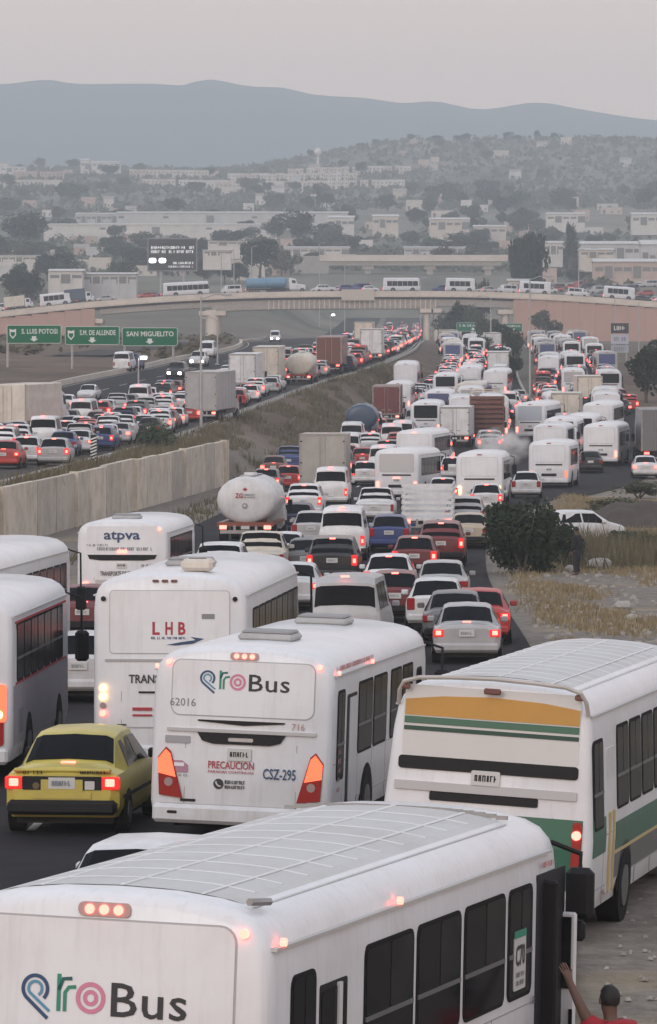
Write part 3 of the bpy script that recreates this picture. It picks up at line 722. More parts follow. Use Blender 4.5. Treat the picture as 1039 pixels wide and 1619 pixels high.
def grime(m):
    N = m.node_tree; L = N.links; b = N.nodes['Principled BSDF']; src = b.inputs['Base Color'].links[0].from_socket
    tc = N.nodes.new('ShaderNodeTexCoord'); mp = N.nodes.new('ShaderNodeMapping'); mp.inputs['Scale'].default_value = (7, 7, .5); L.new(tc.outputs['Object'], mp.inputs[0])
    n = N.nodes.new('ShaderNodeTexNoise'); n.inputs['Scale'].default_value = 1.6; n.inputs['Detail'].default_value = 8; n.inputs['Roughness'].default_value = .7; L.new(mp.outputs[0], n.inputs['Vector'])
    r = N.nodes.new('ShaderNodeValToRGB'); r.color_ramp.elements[0].position = .5; r.color_ramp.elements[1].position = .8; r.color_ramp.elements[1].color = (.24,.24,.24,1); L.new(n.outputs[0], r.inputs[0])
    sx = N.nodes.new('ShaderNodeSeparateXYZ'); L.new(tc.outputs['Object'], sx.inputs[0])
    mr = N.nodes.new('ShaderNodeMapRange'); mr.inputs[1].default_value = 1.15; mr.inputs[2].default_value = .3; mr.inputs[3].default_value = 0; mr.inputs[4].default_value = .55; L.new(sx.outputs[2], mr.inputs[0])
    n2 = N.nodes.new('ShaderNodeTexNoise'); n2.inputs['Scale'].default_value = 3; n2.inputs['Detail'].default_value = 8; L.new(tc.outputs['Object'], n2.inputs['Vector'])
    mu = N.nodes.new('ShaderNodeMath'); mu.operation = 'MULTIPLY'; L.new(mr.outputs[0], mu.inputs[0]); L.new(n2.outputs[0], mu.inputs[1])
    ad = N.nodes.new('ShaderNodeMath'); ad.operation = 'ADD'; ad.use_clamp = True; L.new(mu.outputs[0], ad.inputs[0]); L.new(r.outputs[0], ad.inputs[1])
    mx = N.nodes.new('ShaderNodeMixRGB'); mx.inputs[2].default_value = (.27,.235,.21,1); L.new(ad.outputs[0], mx.inputs[0]); L.new(src, mx.inputs[1]); L.new(mx.outputs[0], b.inputs['Base Color'])
for k in ('busw', 'busroof', 'white', 'boxgrey', 'cream'): grime(PAINT[k])
# ---- trucks
def cab(P, w_, y0, L_, h, col, glassm=None):
    st = [(y0, [(w_*.9, .5), (w_, .65), (w_, h*.55), (w_*.98, h*.6), (w_*.88, h-.08), (w_*.75, h), (0, h+.03)]),
          (y0+L_*.6, [(w_*.9, .5), (w_, .65), (w_, h*.55), (w_*.98, h*.6), (w_*.88, h-.08), (w_*.75, h), (0, h+.03)]),
          (y0+L_*.85, [(w_*.9, .5), (w_, .65), (w_, h*.5), (w_*.96, h*.55), (w_*.9, h*.6), (w_*.75, h*.63), (0, h*.66)]),
          (y0+L_, [(w_*.8, .55), (w_*.9, .7), (w_*.9, h*.4), (w_*.88, h*.48), (w_*.8, h*.52), (w_*.7, h*.55), (0, h*.57)])]
    lf = Loft(st); P.add('cab', lf.mesh(), PAINT[col], smooth=True, ang=30)
    P.add('windshield', lf.patch(y0+L_*.62, y0+L_*.83, 4.4, 4.4, 1, across=True), glass_l)
    for s in (-1, 1):
        P.add('side_window', lf.patch(y0+.3, y0+L_*.58, 3.15, 3.85, s), glass)
        P.add('mirror', cbox(*sorted((s*(w_+.05), s*(w_+.25))), y0+L_*.7, y0+L_*.78, h*.5, h*.72, .03), trim)
        P.add('headlight', box(*sorted((s*.55*w_, s*.8*w_)), y0+L_-.02, y0+L_+.03, .75, .9), lens)
def frame_and_wheels(P, w_, L_, wy, r=.42, lights=True, m=None):
    P.add('frame', box(-.42, .42, .1, L_-.6, .5, .75), chassis)
    wheels(P, w_, wy, r, .32)
    P.add('bumper', join(box(-w_+.1, w_-.1, -.03, .06, .48, .62), box(-.5, -.4, -.02, .05, .6, .85), box(.4, .5, -.02, .05, .6, .85)), steel)
    if lights:
        for s in (-1, 1): P.add('tail_light', cbox(*sorted((s*(w_-.38), s*(w_-.08))), -.06, .0, .66, .82, .02), m or tail_on)
    for s in (-1, 1): P.add('mud_flap', box(*sorted((s*(w_-.34), s*(w_-.03))), max(.12, wy[0]-.62), max(.14, wy[0]-.60), .2, .62), rubber)
    P.add('number_plate', box(-.18, .18, -.05, -.03, .66, .80), platem)
def build_box(o):
    P = Parts(); w_ = o.get('W', 2.4)/2; L_ = o.get('L', 6.6); H = o.get('H', 3.3); bl = L_-1.9; c = PAINT[o.get('col', 'white')]
    P.add('cargo_box', cbox(-w_, w_, 0, bl, .92, H, .04), c)
    fr = mat('box_frame', (.34,.32,.30), .6, dirt=.5, scale=3)
    for s in (-1, 1):
        P.add('rear_post', box(*sorted((s*(w_-.09), s*(w_+.004))), -.03, .1, .90, H+.004), fr)
        a, b = sorted((s*.045, s*(w_-.10)))
        i = P.add('door', box(a, b, -.018, .02, 1.0, H-.14), c)
        P.add('lock_bar', cyl((s*.14, -.03, 1.02), 'z', .016, H-1.2, 6), steel, i)
        P.add('door_handle', box(*sorted((s*.12, s*.42)), -.045, -.03, 1.28, 1.34), steel, i)
        for z in (1.25, H*.55, H-.45): P.add('hinge', box(*sorted((s*(w_-.16), s*(w_-.06))), -.04, -.018, z, z+.07), trim, i)
    P.add('rear_header', box(-w_+.09, w_-.09, -.028, .1, H-.13, H+.002), fr); P.add('rear_sill', box(-w_+.09, w_-.09, -.028, .1, .9, .995), fr)
    for s in (-1, 1):
        for k in range(1, int(bl/1.2)+1): P.add('side_rib', box(*sorted((s*w_, s*(w_+.018))), k*1.2-.03, k*1.2+.03, .98, H-.06), c)
    cab(P, w_-.06, bl+.12, 1.75, min(2.5, H-.4), o.get('cab', 'white'))
    frame_and_wheels(P, w_-.02, L_, (1.1, L_-1.0) if L_ < 8 else (1.2, 2.4, L_-1.2), m=tail_far if o.get('far') else None)
    return P
def build_tank(o):
    P = Parts(); w_ = o.get('W', 2.3)/2; L_ = o.get('L', 6.8); r = o.get('r', .98); tl = L_-2.0; zc = .86 + r*.86; m = PAINT[o.get('col', 'white')]
    V, F = [], []; n = 20
    prof = [(-.0, .0), (.0, r*.4), (.03, r*.72), (.09, r*.9), (.22, r*.98), (.38, r), (tl-.32, r), (tl-.16, r*.9), (tl-.06, r*.7), (tl, r*.35), (tl, 0)]
    for y, rr in prof:
        for i in range(n): a = 2*math.pi*i/n; V.append((rr*math.cos(a)*1.06, y, zc + rr*math.sin(a)*.86))
    for j in range(len(prof)-1):
        for i in range(n): F.append((j*n+i, (j+1)*n+i, (j+1)*n+(i+1) % n, j*n+(i+1) % n))
    P.add('tank', (V, F), m, smooth=True, ang=60)
    P.add('manhole', cyl((0, tl*.45, zc+r*.83), 'z', .28, .14), m)
    P.add('walkway', box(-.3, .3, .5, tl-.4, zc+r*.85, zc+r*.87), steel)
    sk = PAINT[o.get('skirt', 'red')]
    P.add('rear_skirt', box(-w_, w_, -.02, .12, .78, .95), sk)
    for s in (-1, 1): P.add('side_skirt', box(*sorted((s*(w_-.22), s*w_)), .12, tl, .82, .94), sk); P.add('saddle', box(*sorted((s*.3, s*.75)), tl*.3, tl*.3+.3, .75, 1.15), sk)
    if o.get('gas'):
        RMt = lambda u, v, t: (u, (.06 if abs(v-zc) < .5 else .12) - t - .04, v)
        P.add('lettering', lettering('ZG', -.42, -.10, zc+.10, zc+.30, RMt, .06, .03), REDP)
        P.add('fine_print', fine_print(-.06, .40, zc+.20, zc+.27, RMt, .06), GRYP); P.add('fine_print', fine_print(-.06, .44, zc+.10, zc+.16, RMt, .06, 5), GRYP)
        P.add('valve_mark', plate(disc(-.02, zc-.22, .11), RMt, .07), GRYP); P.add('valve_mark', plate(disc(-.02, zc-.22, .06), RMt, .075), platem)
        P.add('warning_diamond', plate([(0-.01,zc+.36),(.10,zc+.45),(-.01,zc+.54),(-.12,zc+.45)], lambda u, v, t: (u, .06-t, v), .06), REDP)
        P.add('gauge', plate(disc(0, zc+.66, .12), lambda u, v, t: (u, .12-t, v), .06), mat('gauge_red', (.42,.16,.12), .5))
    cab(P, w_-.06, tl+.12, 1.85, 2.35, o.get('cab', 'white'))
    frame_and_wheels(P, w_-.02, L_, (1.2, L_-1.1), m=tail_far if o.get('far') else None)
    return P
def build_stake(o):
    P = Parts(); w_ = o.get('W', 2.1)/2; L_ = o.get('L', 5.6); H = o.get('H', 2.4); bl = L_-1.9; c = PAINT[o.get('col', 'white')]
    P.add('bed', box(-w_, w_, 0, bl, .78, .92), c)
    n = o.get('n', 6)
    for k in range(n):
        z = 1.0 + k*(H-1.12)/(n-1)
        P.add('slat', box(-w_+.05, w_-.05, -.022, .012, z, z+(H-1.1)/n*.62), c)
        for s in (-1, 1): P.add('slat', box(*sorted((s*(w_-.03), s*w_)), .05, bl-.05, z, z+(H-1.1)/n*.62), c)
    for u in (-w_+.05, -.03, w_-.11):
        P.add('stake', box(u, u+.07, .014, .07, .92, H), c)
    for s in (-1, 1):
        for y in (.05, bl/2, bl-.12): P.add('stake', box(*sorted((s*(w_-.10), s*(w_-.034))), y+.075, y+.14, .92, H), c)
    if o.get('hoop'):
        for y in (.12, bl-.2): P.add('hoop', tube([(-w_+.05, y, H-.05), (-w_+.12, y, H+.28), (-w_+.4, y, H+.42), (w_-.4, y, H+.42), (w_-.12, y, H+.28), (w_-.05, y, H-.05)], .05), PAINT['cream'])
        P.add('load', cbox(-w_+.12, w_-.12, .16, bl-.15, .95, H-.12, .08), mat('load_brown', (.12,.05,.04), .9, dirt=.6, scale=4))
    cab(P, w_-.05, bl+.1, 1.8, 2.15, o.get('cab', 'white'))
    frame_and_wheels(P, w_-.02, L_, (1.0, L_-1.0), .38)
    return P
def build_semi(o):
    P = Parts(); w_ = 1.28; tl = o.get('TL', 11.5); H = o.get('H', 3.75); c = PAINT[o.get('col', 'cream')]
    if o.get('tank'):
        r = 1.15; zc = 1.1 + r; n = 18; V, F = [], []
        pr = [(0, .05), (.1, .7), (.35, 1), (tl*.48, 1), (tl*.5, .9), (tl*.52, 1), (tl-.35, 1), (tl-.1, .7), (tl, .05)]
        for y, q in pr:
            for i in range(n): a = 2*math.pi*i/n; V.append((r*q*math.cos(a), y, zc + r*q*math.sin(a)))
        for j in range(len(pr)-1):
            for i in range(n): F.append((j*n+i, (j+1)*n+i, (j+1)*n+(i+1) % n, j*n+(i+1) % n))
        P.add('tank', (V, F), c, smooth=True, ang=60); P.add('manhole', cyl((0, tl/2-.8, zc+r*.97), 'z', .35, .2), steel)
    else:
        P.add('trailer', cbox(-w_, w_, 0, tl, 1.05, H, .05), c)
        for s in (-1, 1):
            P.add('side_rail', box(*sorted((s*w_, s*(w_+.03))), 0.02, tl-.02, 1.06, 1.22), mat('rail_brown', (.25,.12,.09), .7))
            P.add('door', box(*sorted((s*.03, s*(w_-.08))), -.02, .02, 1.15, H-.1), c); P.add('lock_bar', cyl((s*.3, -.035, 1.15), 'z', .02, H-1.3, 6), steel)
            P.add('corner_post', box(*sorted((s*(w_-.07), s*(w_+.01))), -.03, .08, 1.05, H+.01), mat('box_frame', (.34,.32,.30), .6))
    P.add('frame', box(-.45, .45, .2, tl+3.2, .7, 1.02), chassis)
    wheels(P, w_-.02, (1.3, 2.6, tl+.2, tl+3.4), .5, .34, rim=True)
    for s in (-1, 1): P.add('tail_light', box(*sorted((s*.75, s*1.1)), -.06, 0, .85, 1.0), tail_far)
    P.add('bumper', box(-1.1, 1.1, -.05, .05, .55, .65), steel)
    h = o.get('CH', 3.3)
    st = [(tl+.5, [(1.1,.6),(1.2,.8),(1.2,1.8),(1.18,2.0),(1.1,h-.1),(.95,h),(0,h+.04)]), (tl+2.0, [(1.1,.6),(1.2,.8),(1.2,1.7),(1.18,1.9),(1.1,h-.45),(.9,h-.3),(0,h-.25)]),
          (tl+2.5, [(1.1,.6),(1.18,.8),(1.12,1.6),(1.08,1.75),(.98,1.85),(.8,1.9),(0,1.95)]), (tl+4.1, [(.9,.55),(1.0,.8),(.95,1.4),(.9,1.55),(.8,1.62),(.7,1.66),(0,1.7)])]
    lf = Loft(st); P.add('cab', lf.mesh(), PAINT[o.get('cab', 'white')], smooth=True, ang=30)
    P.add('windshield', lf.patch(tl+2.05, tl+2.45, 4.4, 4.4, 1, across=True), glass_l)
    for s in (-1, 1): P.add('side_window', lf.patch(tl+1.15, tl+1.95, 3.2, 3.8, s), glass); P.add('headlight', box(*sorted((s*.55, s*.85)), tl+4.06, tl+4.14, 1.0, 1.2), lens)
    return P

# ------------------------------------------------------------------ the big buses in the jam
def stand(x, y, zf, lift=.052):
    d = solve(y, zf); X = (x - CX) * d / FPX; return (X, d, zf(d) + lift), math.atan((zf(d+3) - zf(d)) / 3)
def head_of(xf, d): return -math.atan((xf(d+8) - xf(d-8)) / 16)

side_q = [(.56,1.14,1.0,2.2),(2.33,3.61,1.28,2.22),(3.70,4.93,1.28,2.22),(5.03,6.25,1.28,2.22),(6.35,7.10,1.28,2.22)]
side_l = [(1.0,2.2,1.28,2.22),(2.3,3.5,1.28,2.22),(3.6,4.8,1.28,2.22),(4.9,6.1,1.28,2.22),(6.2,7.3,1.28,2.22)]
def rear_front_bus(P, RM, SM, o, w_, H, L_):
    rear_qro(P, RM, SM, o, w_, H, L_)
    rear_lights_small(P, RM)
    s1 = SM(1); dark = mat('doorway_dark', (.012,.012,.016), .7)
    i = P.add('rear_door', plate(rrect(1.24, 1.90, .5, 2.05, .03), s1, .008), trim)
    P.add('door_leaf', plate(rrect(1.27, 1.86, .55, 2.0, .03), s1, .013), glass, i); P.add('door_frame', plate(rrect(1.64, 1.72, .5, 2.03, .01), s1, .03), PAINT['busw'], i)
    i = P.add('front_door', plate(rrect(7.24, 8.16, .42, 2.26, .03), s1, .008), dark)
    P.add('door_leaf', cbox(w_-.25, w_+.13, 7.44, 7.50, .45, 2.2, .02), trim, i)
    P.add('grab_pole', cyl((w_+.06, 7.62, .5), 'z', .022, 1.66, 8), mat('pole_grey', (.07,.07,.08), .4), i)
    i = P.add('door_leaf', cbox(w_-.02, w_+.13, 8.10, 8.15, .42, 1.86, .02), PAINT['busw'])
    P.add('pane', box(w_+.01, w_+.09, 8.08, 8.099, 1.20, 1.82), glass_l, i); P.add('door_seal', box(w_+.08, w_+.11, 8.08, 8.097, .46, 1.02), rubber, i)
    P.add('mirror', cbox(w_+.03, w_+.18, L_-.10, L_-.01, 1.60, 1.78, .03), trim)
    i = P.add('route_board', plate(rrect(6.50, 6.86, 1.36, 1.86, .02), s1, .022), platem)
    P.add('board_band', plate(rrect(6.50, 6.86, 1.80, 1.86, .005), s1, .026), GRNP, i)
    P.add('lettering', lettering('C70', 6.54, 6.82, 1.56, 1.74, s1, .027, .02), BLK, i)
    P.add('fine_print', fine_print(6.56, 6.80, 1.47, 1.51, s1, .027), GRYP, i); P.add('fine_print', fine_print(6.56, 6.80, 1.40, 1.44, s1, .027, 8), GRYP, i)
    P.add('lettering', lettering('130', 7.10, 7.20, 1.18, 1.25, s1, .02, .02), BLK)
    P.add('fine_print', fine_print(7.35, 7.75, 2.31, 2.36, s1, .02, 9), mat('print_rose', (.5,.25,.25), .6))
    P.add('roof_bracket', tube([(1.02, .28, H-.05), (1.08, .55, H-.07)], .03), steel)
    P.add('roof_seam', join(*[box(-1.0+.1*k, -.9+.1*k, L_-1.12, L_-1.09, H-.03-.05*abs(-.95+.1*k)**3, H+.008-.055*abs(-.95+.1*k)**3) for k in range(20)]), mat('seam_dark', (.3,.29,.28), .7))
qro1 = dict(L=8.28, W=2.5, H=2.8, wr=side_q, wl=side_l, rear=rear_front_bus, grid=True, lz=(1.90, 2.19), pz=1.3, wy=(1.55+.0, 6.75))
qro1['wy'] = (3.0, 6.6); qro1['mz'] = (1.80, 2.24); qro1['mx'] = 0.0
emit('qro1', lambda: build_bus(qro1), 'city_bus', (-1.675, 33.9, .052), -R(17.8), 0, 'white city bus with ribbed grey roof and open front door, nearest the camera', 'bus', 'city buses').rotation_euler.y = R(1.2)

side2 = [(.35,.95,.95,2.2),(2.1,3.35,1.2,2.22),(3.45,4.65,1.2,2.22),(5.0,6.0,1.2,2.22),(6.1,7.1,1.2,2.22),(7.5,8.0,1.2,2.1)]
def rear_2016(P, RM, SM, o, w_, H, L_):
    rear_qro(P, RM, SM, o, w_, H, L_); s1 = SM(1)
    i = P.add('rear_door', plate(rrect(1.15, 1.95, .45, 2.1, .04), s1, .008), trim)
    P.add('door_leaf', plate(rrect(1.32, 1.92, .48, 2.05, .03), s1, .02), PAINT['busw'], i)
    P.add('fine_print', join(*[fine_print(.42, .62, .8+.13*k, .86+.13*k, s1, .02, k) for k in range(5)]), mat('print_rose', (.5,.25,.25), .6))
    P.add('fine_print', fine_print(.5, 3.4, H-.31, H-.24, lambda u, v, t: (w_-.03+t, u, v), .02, 4), mat('print_rose', (.5,.25,.25), .6))
emit('qro2', lambda: build_bus(dict(L=8.9, W=2.55, H=2.78, wr=side2, wl=side_l, rear=rear_2016, number='62016', hatch=(1.7, 6.2), wy=(3.0, 7.0))), 'city_bus',
     (-1.25, 65.4, .052), -R(9.8), 0, 'white city bus numbered 62016 with round rings in its rear emblem', 'bus', 'city buses').rotation_euler.y = R(1.8)

def rear_green(P, RM, SM, o, w_, H, L_):
    g = PAINT['green']; org = mat('band_ochre', (.52,.27,.05), .5, dirt=.2); dg = mat('band_dark_green', (.008,.05,.035), .5)
    P.add('rear_panel', plate(rrect(-1.04, 1.04, 2.05, H-.13, .05), RM, .006), mat('rear_panel_grey', (.60,.595,.59), .4, dirt=.2, dirtcol=(.45,.43,.41)))
    P.add('band', plate([(-1.03, 2.52), (1.03, 2.52), (1.03, 2.70), (.6, 2.755), (0, 2.78), (-.6, 2.755), (-1.03, 2.70)], RM, .014), org)
    P.add('band', plate(rrect(-1.03, 1.03, 2.425, 2.505, .005), RM, .014), g); P.add('band', plate(rrect(-1.03, 1.03, 2.345, 2.395, .005), RM, .014), dg)
    P.add('black_trim', plate(rrect(-1.07, 1.05, 1.90, 2.05, .04), RM, .02), trim)
    P.add('strip', plate(rrect(-1.1, 1.05, 1.66, 1.76, .01), RM, .03), mat('strip_grey', (.45,.45,.46), .35)); P.add('painted_strip_shadow', plate(rrect(-.68, .60, 1.55, 1.655, .02), RM, .015), trim)  # black plate below the grey strip paints the shadow gap under it
    number_plate(P, RM, -.03, 1.84, .17, .09)
    P.add('lower_band', plate(rrect(-1.14, 1.14, .62, 1.099, .005), RM, .008), g); P.add('lower_band', plate(rrect(-1.14, 1.14, 1.101, 1.44, .005), RM, .008), g)
    for s in (-1, 1):
        a, b = sorted((s*1.03, s*1.135)); i = P.add('tail_light', plate(rrect(a, b, .80, 1.42, .03), RM, .05), tail_off)
        P.add('lamp', plate(disc(s*1.08, 1.27, .055), RM, .06), tail_on, i)
        m_ = SM(s); fl = (lambda p: p) if s > 0 else (lambda p: list(reversed(p)))
        for y0, y1, z0, z1 in ((.14, 1.02, 1.0, 1.199), (.14, 1.02, 1.2, 1.42), (1.75, L_-.7, .95, 1.199), (1.75, L_-.7, 1.2, 1.28)): P.add('side_band', plate(fl(rrect(y0, y1, z0, z1, .003)), m_, .006), g)
        P.add('side_skirt', plate(fl(rrect(1.75, L_-.7, .62, .9, .01)), m_, .006), mat('skirt_dark', (.12,.12,.12), .6))
        P.add('side_line', plate(fl(rrect(1.75, L_-.7, .905, .945, .005)), m_, .008), mat('line_ochre', (.5,.4,.2), .6))
    i = P.add('rear_door', plate(rrect(1.08, 1.70, .5, 2.2, .04), SM(1), .01), PAINT['busw']); P.add('door_post', plate(rrect(1.22, 1.30, .5, 1.45, .02), SM(1), .03), mat('line_ochre', (.5,.4,.2), .6), i); P.add('door_post', plate(rrect(1.52, 1.58, .5, 1.45, .02), SM(1), .03), mat('line_ochre', (.5,.4,.2), .6), i)
    # rack tube round the roof's rear edge
    bar = [(-w_+.14, .12, H-.36), (-w_+.16, .03, H-.2), (-w_+.22, -.03, H-.09), (-w_+.4, -.04, H-.035), (-.5, -.05, H-.01), (0, -.05, H+.005), (.5, -.05, H-.01), (w_-.4, -.04, H-.035), (w_-.22, -.03, H-.09), (w_-.16, .03, H-.2), (w_-.14, .12, H-.36)]
    P.add('roof_rack', tube(bar, .026, 7), mat('rack_beige', (.50,.47,.45), .5, dirt=.4))
    for u in (-1.02, 0, 1.02): P.add('marker_light', cbox(u-.1 if u == 0 else u-.05, u+.1 if u == 0 else u+.05, -.02, .03, H-.18, H-.11, .015), mat('marker_brown', (.16,.06,.05), .5))
    P.add('window_poster', plate(rrect(6.15, 6.5, 1.4, 1.9, .02), SM(1), .022), mat('poster_lime', (.45,.55,.12), .6))
    P.add('lamp_pod', cbox(w_-.25, w_-.12, L_-1.0, L_-.8, H-.14, H-.05, .03), trim)
sg = [(.15,.85,1.30,2.35)] + [(1.85+.98*i, 2.75+.98*i, 1.42, 2.42) for i in range(6)]
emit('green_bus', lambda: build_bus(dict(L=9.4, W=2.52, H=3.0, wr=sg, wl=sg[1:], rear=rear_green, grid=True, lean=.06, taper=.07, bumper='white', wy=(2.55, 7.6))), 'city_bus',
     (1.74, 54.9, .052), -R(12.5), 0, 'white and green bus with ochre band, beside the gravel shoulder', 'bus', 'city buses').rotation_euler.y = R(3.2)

def rear_lhb(P, RM, SM, o, w_, H, L_):
    sm_ = mat('seam_grey', (.40,.40,.41), .6)
    i = P.add('rear_panel', plate(rrect(-.98, .98, 2.05, H-.28, .07), RM, .004), sm_); P.add('panel_face', plate(rrect(-.967, .967, 2.063, H-.293, .06), RM, .012), PAINT['busw'], i)
    P.add('ledge', plate(rrect(-1.05, 1.05, 1.93, 1.97, .01), RM, .02), sm_)
    for k, ch in enumerate('LHB'): P.add('lettering', lettering(ch, -.28+.21*k, -.16+.21*k, 2.36, 2.57, RM, .018, .03), REDP)
    P.add('fine_print', fine_print(-.30, .28, 2.29, 2.33, RM, .018), NVY)
    sw_ = [(-.05,2.20),(.15,2.24),(.42,2.28),(.34,2.33),(.56,2.30),(.38,2.22),(.1,2.19)]
    P.add('swoosh', plate(list(reversed(sw_)), RM, .02), NVY)
    P.add('sticker', plate(rrect(.52, .73, 2.62, 2.70, .01), RM, .02), GRYP)
    for u in (-.28, -.13, .02): P.add('marker_light', plate(rrect(u, u+.1, H-.15, H-.11, .01), RM, .03), mat('marker_brown', (.16,.06,.05), .5))
    for u in (-1.08, 1.06): P.add('marker_light', plate(disc(u, H-.42, .04), RM, .03), trim)
    P.add('lettering', lettering('TRANSPORTE', -.66, .32, 1.58, 1.72, RM, .018, .02), BLK); P.add('lettering', lettering('DE PERSONAL', .36, 1.0, 1.58, 1.72, RM, .018, .02), BLK)
    P.add('vent', plate(rrect(-.50, -.2, 1.42, 1.45, .01), RM, .02), trim)
    P.add('sticker', plate(rrect(-.60, -.28, 1.14, 1.19, .005), RM, .02), REDP); P.add('sticker', plate(rrect(-.60, -.28, 1.05, 1.08, .005), RM, .02), REDP)
    for s in (-1, 1):
        for z, r, m_ in ((1.50,.06,amber_on),(1.36,.062,amber_on),(1.22,.05,mat('reverse_lens',(.35,.25,.25),.3)),(1.09,.05,tail_on)):
            P.add('tail_light', plate(disc(s*1.08, z, r), RM, .03), m_)
    P.add('seam', plate(rrect(-1.15, 1.15, .86, .88, .005), RM, .012), sm_); P.add('vent', plate(rrect(-.85, -.7, .90, .92, .005), RM, .02), trim)
    number_plate(P, RM, 0, 1.05)
    P.add('roof_fairing', cbox(.1, .62, .7, 1.25, H+.0, H+.2, .06), PAINT['cream']); P.add('fairing_vent', box(.22, .5, .85, .95, H+.2, H+.208), trim)
lw = [(1.0+1.06*i, 2.0+1.06*i, 1.75, 2.75) for i in range(8)]
emit('lhb', lambda: build_bus(dict(L=10.2, W=2.5, H=3.36, wr=lw, wl=lw, rear=rear_lhb, lean=.03, hatch=(3.0,), wy=(2.9, 8.0))), 'staff_bus',
     ((268-CX)*76.5/FPX, 76.5, .04), -R(4.6), 0, 'tall white staff bus with red letters LHB on its rear', 'bus', 'staff transport buses')

def rear_atp(P, RM0, SM, o, w_, H, L_):
    RM = lambda u, v, t: RM0(u, v + .22, t)
    P.add('rear_panel', plate(rrect(-1.0, 1.0, 1.85, H-.40, .08), RM, .006), PAINT['busw'])
    P.add('lettering', lettering('atpva', -.52, .50, 2.20, 2.52, RM, .018, .02), NVY)
    P.add('fine_print', fine_print(-1.0, -.4, 2.10, 2.16, RM, .018), GRYP); P.add('city_print', fine_print(-.75, .9, 1.98, 2.07, RM, .018, 6), GRYP)
    P.add('brake_light', plate(rrect(-.14, .14, 1.90, 2.0, .02), RM, .03), tail_on)
    P.add('grille', plate([(-.98,1.86),(.98,1.86),(.92,1.74),(.6,1.70),(-.6,1.70),(-.92,1.74)], RM, .02), trim)
    number_plate(P, RM, -.02, 1.56, .14, .07)
    P.add('lettering', lettering('TRANSPORTE DE PERSONAL', -.62, .62, 1.27, 1.40, RM, .018, .02), BLK); P.add('fine_print', fine_print(.55, .95, 1.52, 1.60, RM, .018, 2), GRYP)
    P.add('sticker', plate(rrect(-.75, -.2, .9, 1.16, .01), RM, .018), mat('sticker_grey', (.5,.47,.46), .6)); P.add('sticker', plate(rrect(.45, .72, 1.06, 1.14, .01), RM, .02), REDP); P.add('fine_print', fine_print(.12, .38, 1.02, 1.12, RM, .018, 7), GRYP)
    rear_lights_small(P, RM, .55, 1.1); P.add('marker_light', plate(disc(1.05, H-.48, .05), RM, .03), tail_on)
aw = [(.9+1.12*i, 1.95+1.12*i, 1.5, 2.54) for i in range(6)]
emit('atp', lambda: build_bus(dict(L=9, W=2.55, H=3.06, wr=aw, wl=aw, rear=rear_atp, hatch=(1.2,), wy=(2.6, 7.0))), 'staff_bus',
     ((193-CX)*133/FPX, 133, zL(133)+.052), -R(3.6), 0, 'white staff bus lettered atpva standing by the retaining wall', 'bus', 'staff transport buses')
def rear_b(P, RM, SM, o, w_, H, L_):
    rear_plain(P, RM, SM, o, w_, H, L_)
    for s in (-1, 1): P.add('tail_light', plate(rrect(*sorted((s*.90, s*1.16)), 1.0, 1.6, .05), RM, .035), mat('tail_orange', (.6,.1,.04), .3, emit=(1,.14,.06), es=1.5)); P.add('lamp', plate(disc(s*1.04, 1.12, .07), RM, .045), amber_on)
bw = [(.65+1.0*i, 1.57+1.0*i, 1.60, 2.55) for i in range(7)]
def rear_b2(P, RM, SM, o, w_, H, L_):
    rear_b(P, RM, SM, o, w_, H, L_)
    for s in (-1, 1):
        fl = (lambda p: p) if s > 0 else (lambda p: list(reversed(p)))
        P.add('side_band', plate(fl(rrect(.2, L_-.6, .62, 1.56, .02)), SM(s), .004), mat('panel_lilac', (.34,.32,.36), .5, dirt=.3)); P.add('window_rail', plate(fl(rrect(.5, L_-.9, 1.565, 1.60, .005)), SM(s), .012), REDP)
        P.add('window_rail', plate(fl(rrect(.5, L_-.9, 2.55, 2.58, .005)), SM(s), .012), REDP)
        P.add('service_flap', plate(fl(rrect(.9, 1.5, .75, 1.15, .02)), SM(s), .010), GRYP)
emit('busb', lambda: build_bus(dict(L=9.0, W=2.5, H=3.04, wr=bw, wl=bw, rear=rear_b2, hatch=(4,), wy=(2.4, 7.0), tail=tail_off)), 'passenger_bus',
     (-5.06-1.25, 75.9, .04), -R(2.9), 0, 'white bus with lilac lower sides and red window trim left of the taxi', 'bus')
cw = [(.6+1.15*i, 1.68+1.15*i, 1.6, 2.6) for i in range(9)]
emit('busa', lambda: build_bus(dict(L=12, W=2.5, H=3.22, wr=cw, wl=cw, rear=rear_plain, wy=(3.2, 9.6))), 'passenger_bus',
     (-6.85-1.25, 98.5, zL(98)+.052), -R(4.3), 0, 'long white bus with dark windows at the left edge, ahead of the lilac-sided bus', 'bus')

# taxi and the half-hidden car
def taxi():
    P, lf = build_car('sedan', 'yellow', taxi=True); return rear_extra_taxi(P, lf)
loc, pt = stand(98, 1322, zL); emit('taxi', taxi, 'taxi', loc, -R(6.5), pt, 'yellow four-door taxi with red tail lights lit, beside the numbered bus', 'taxi')
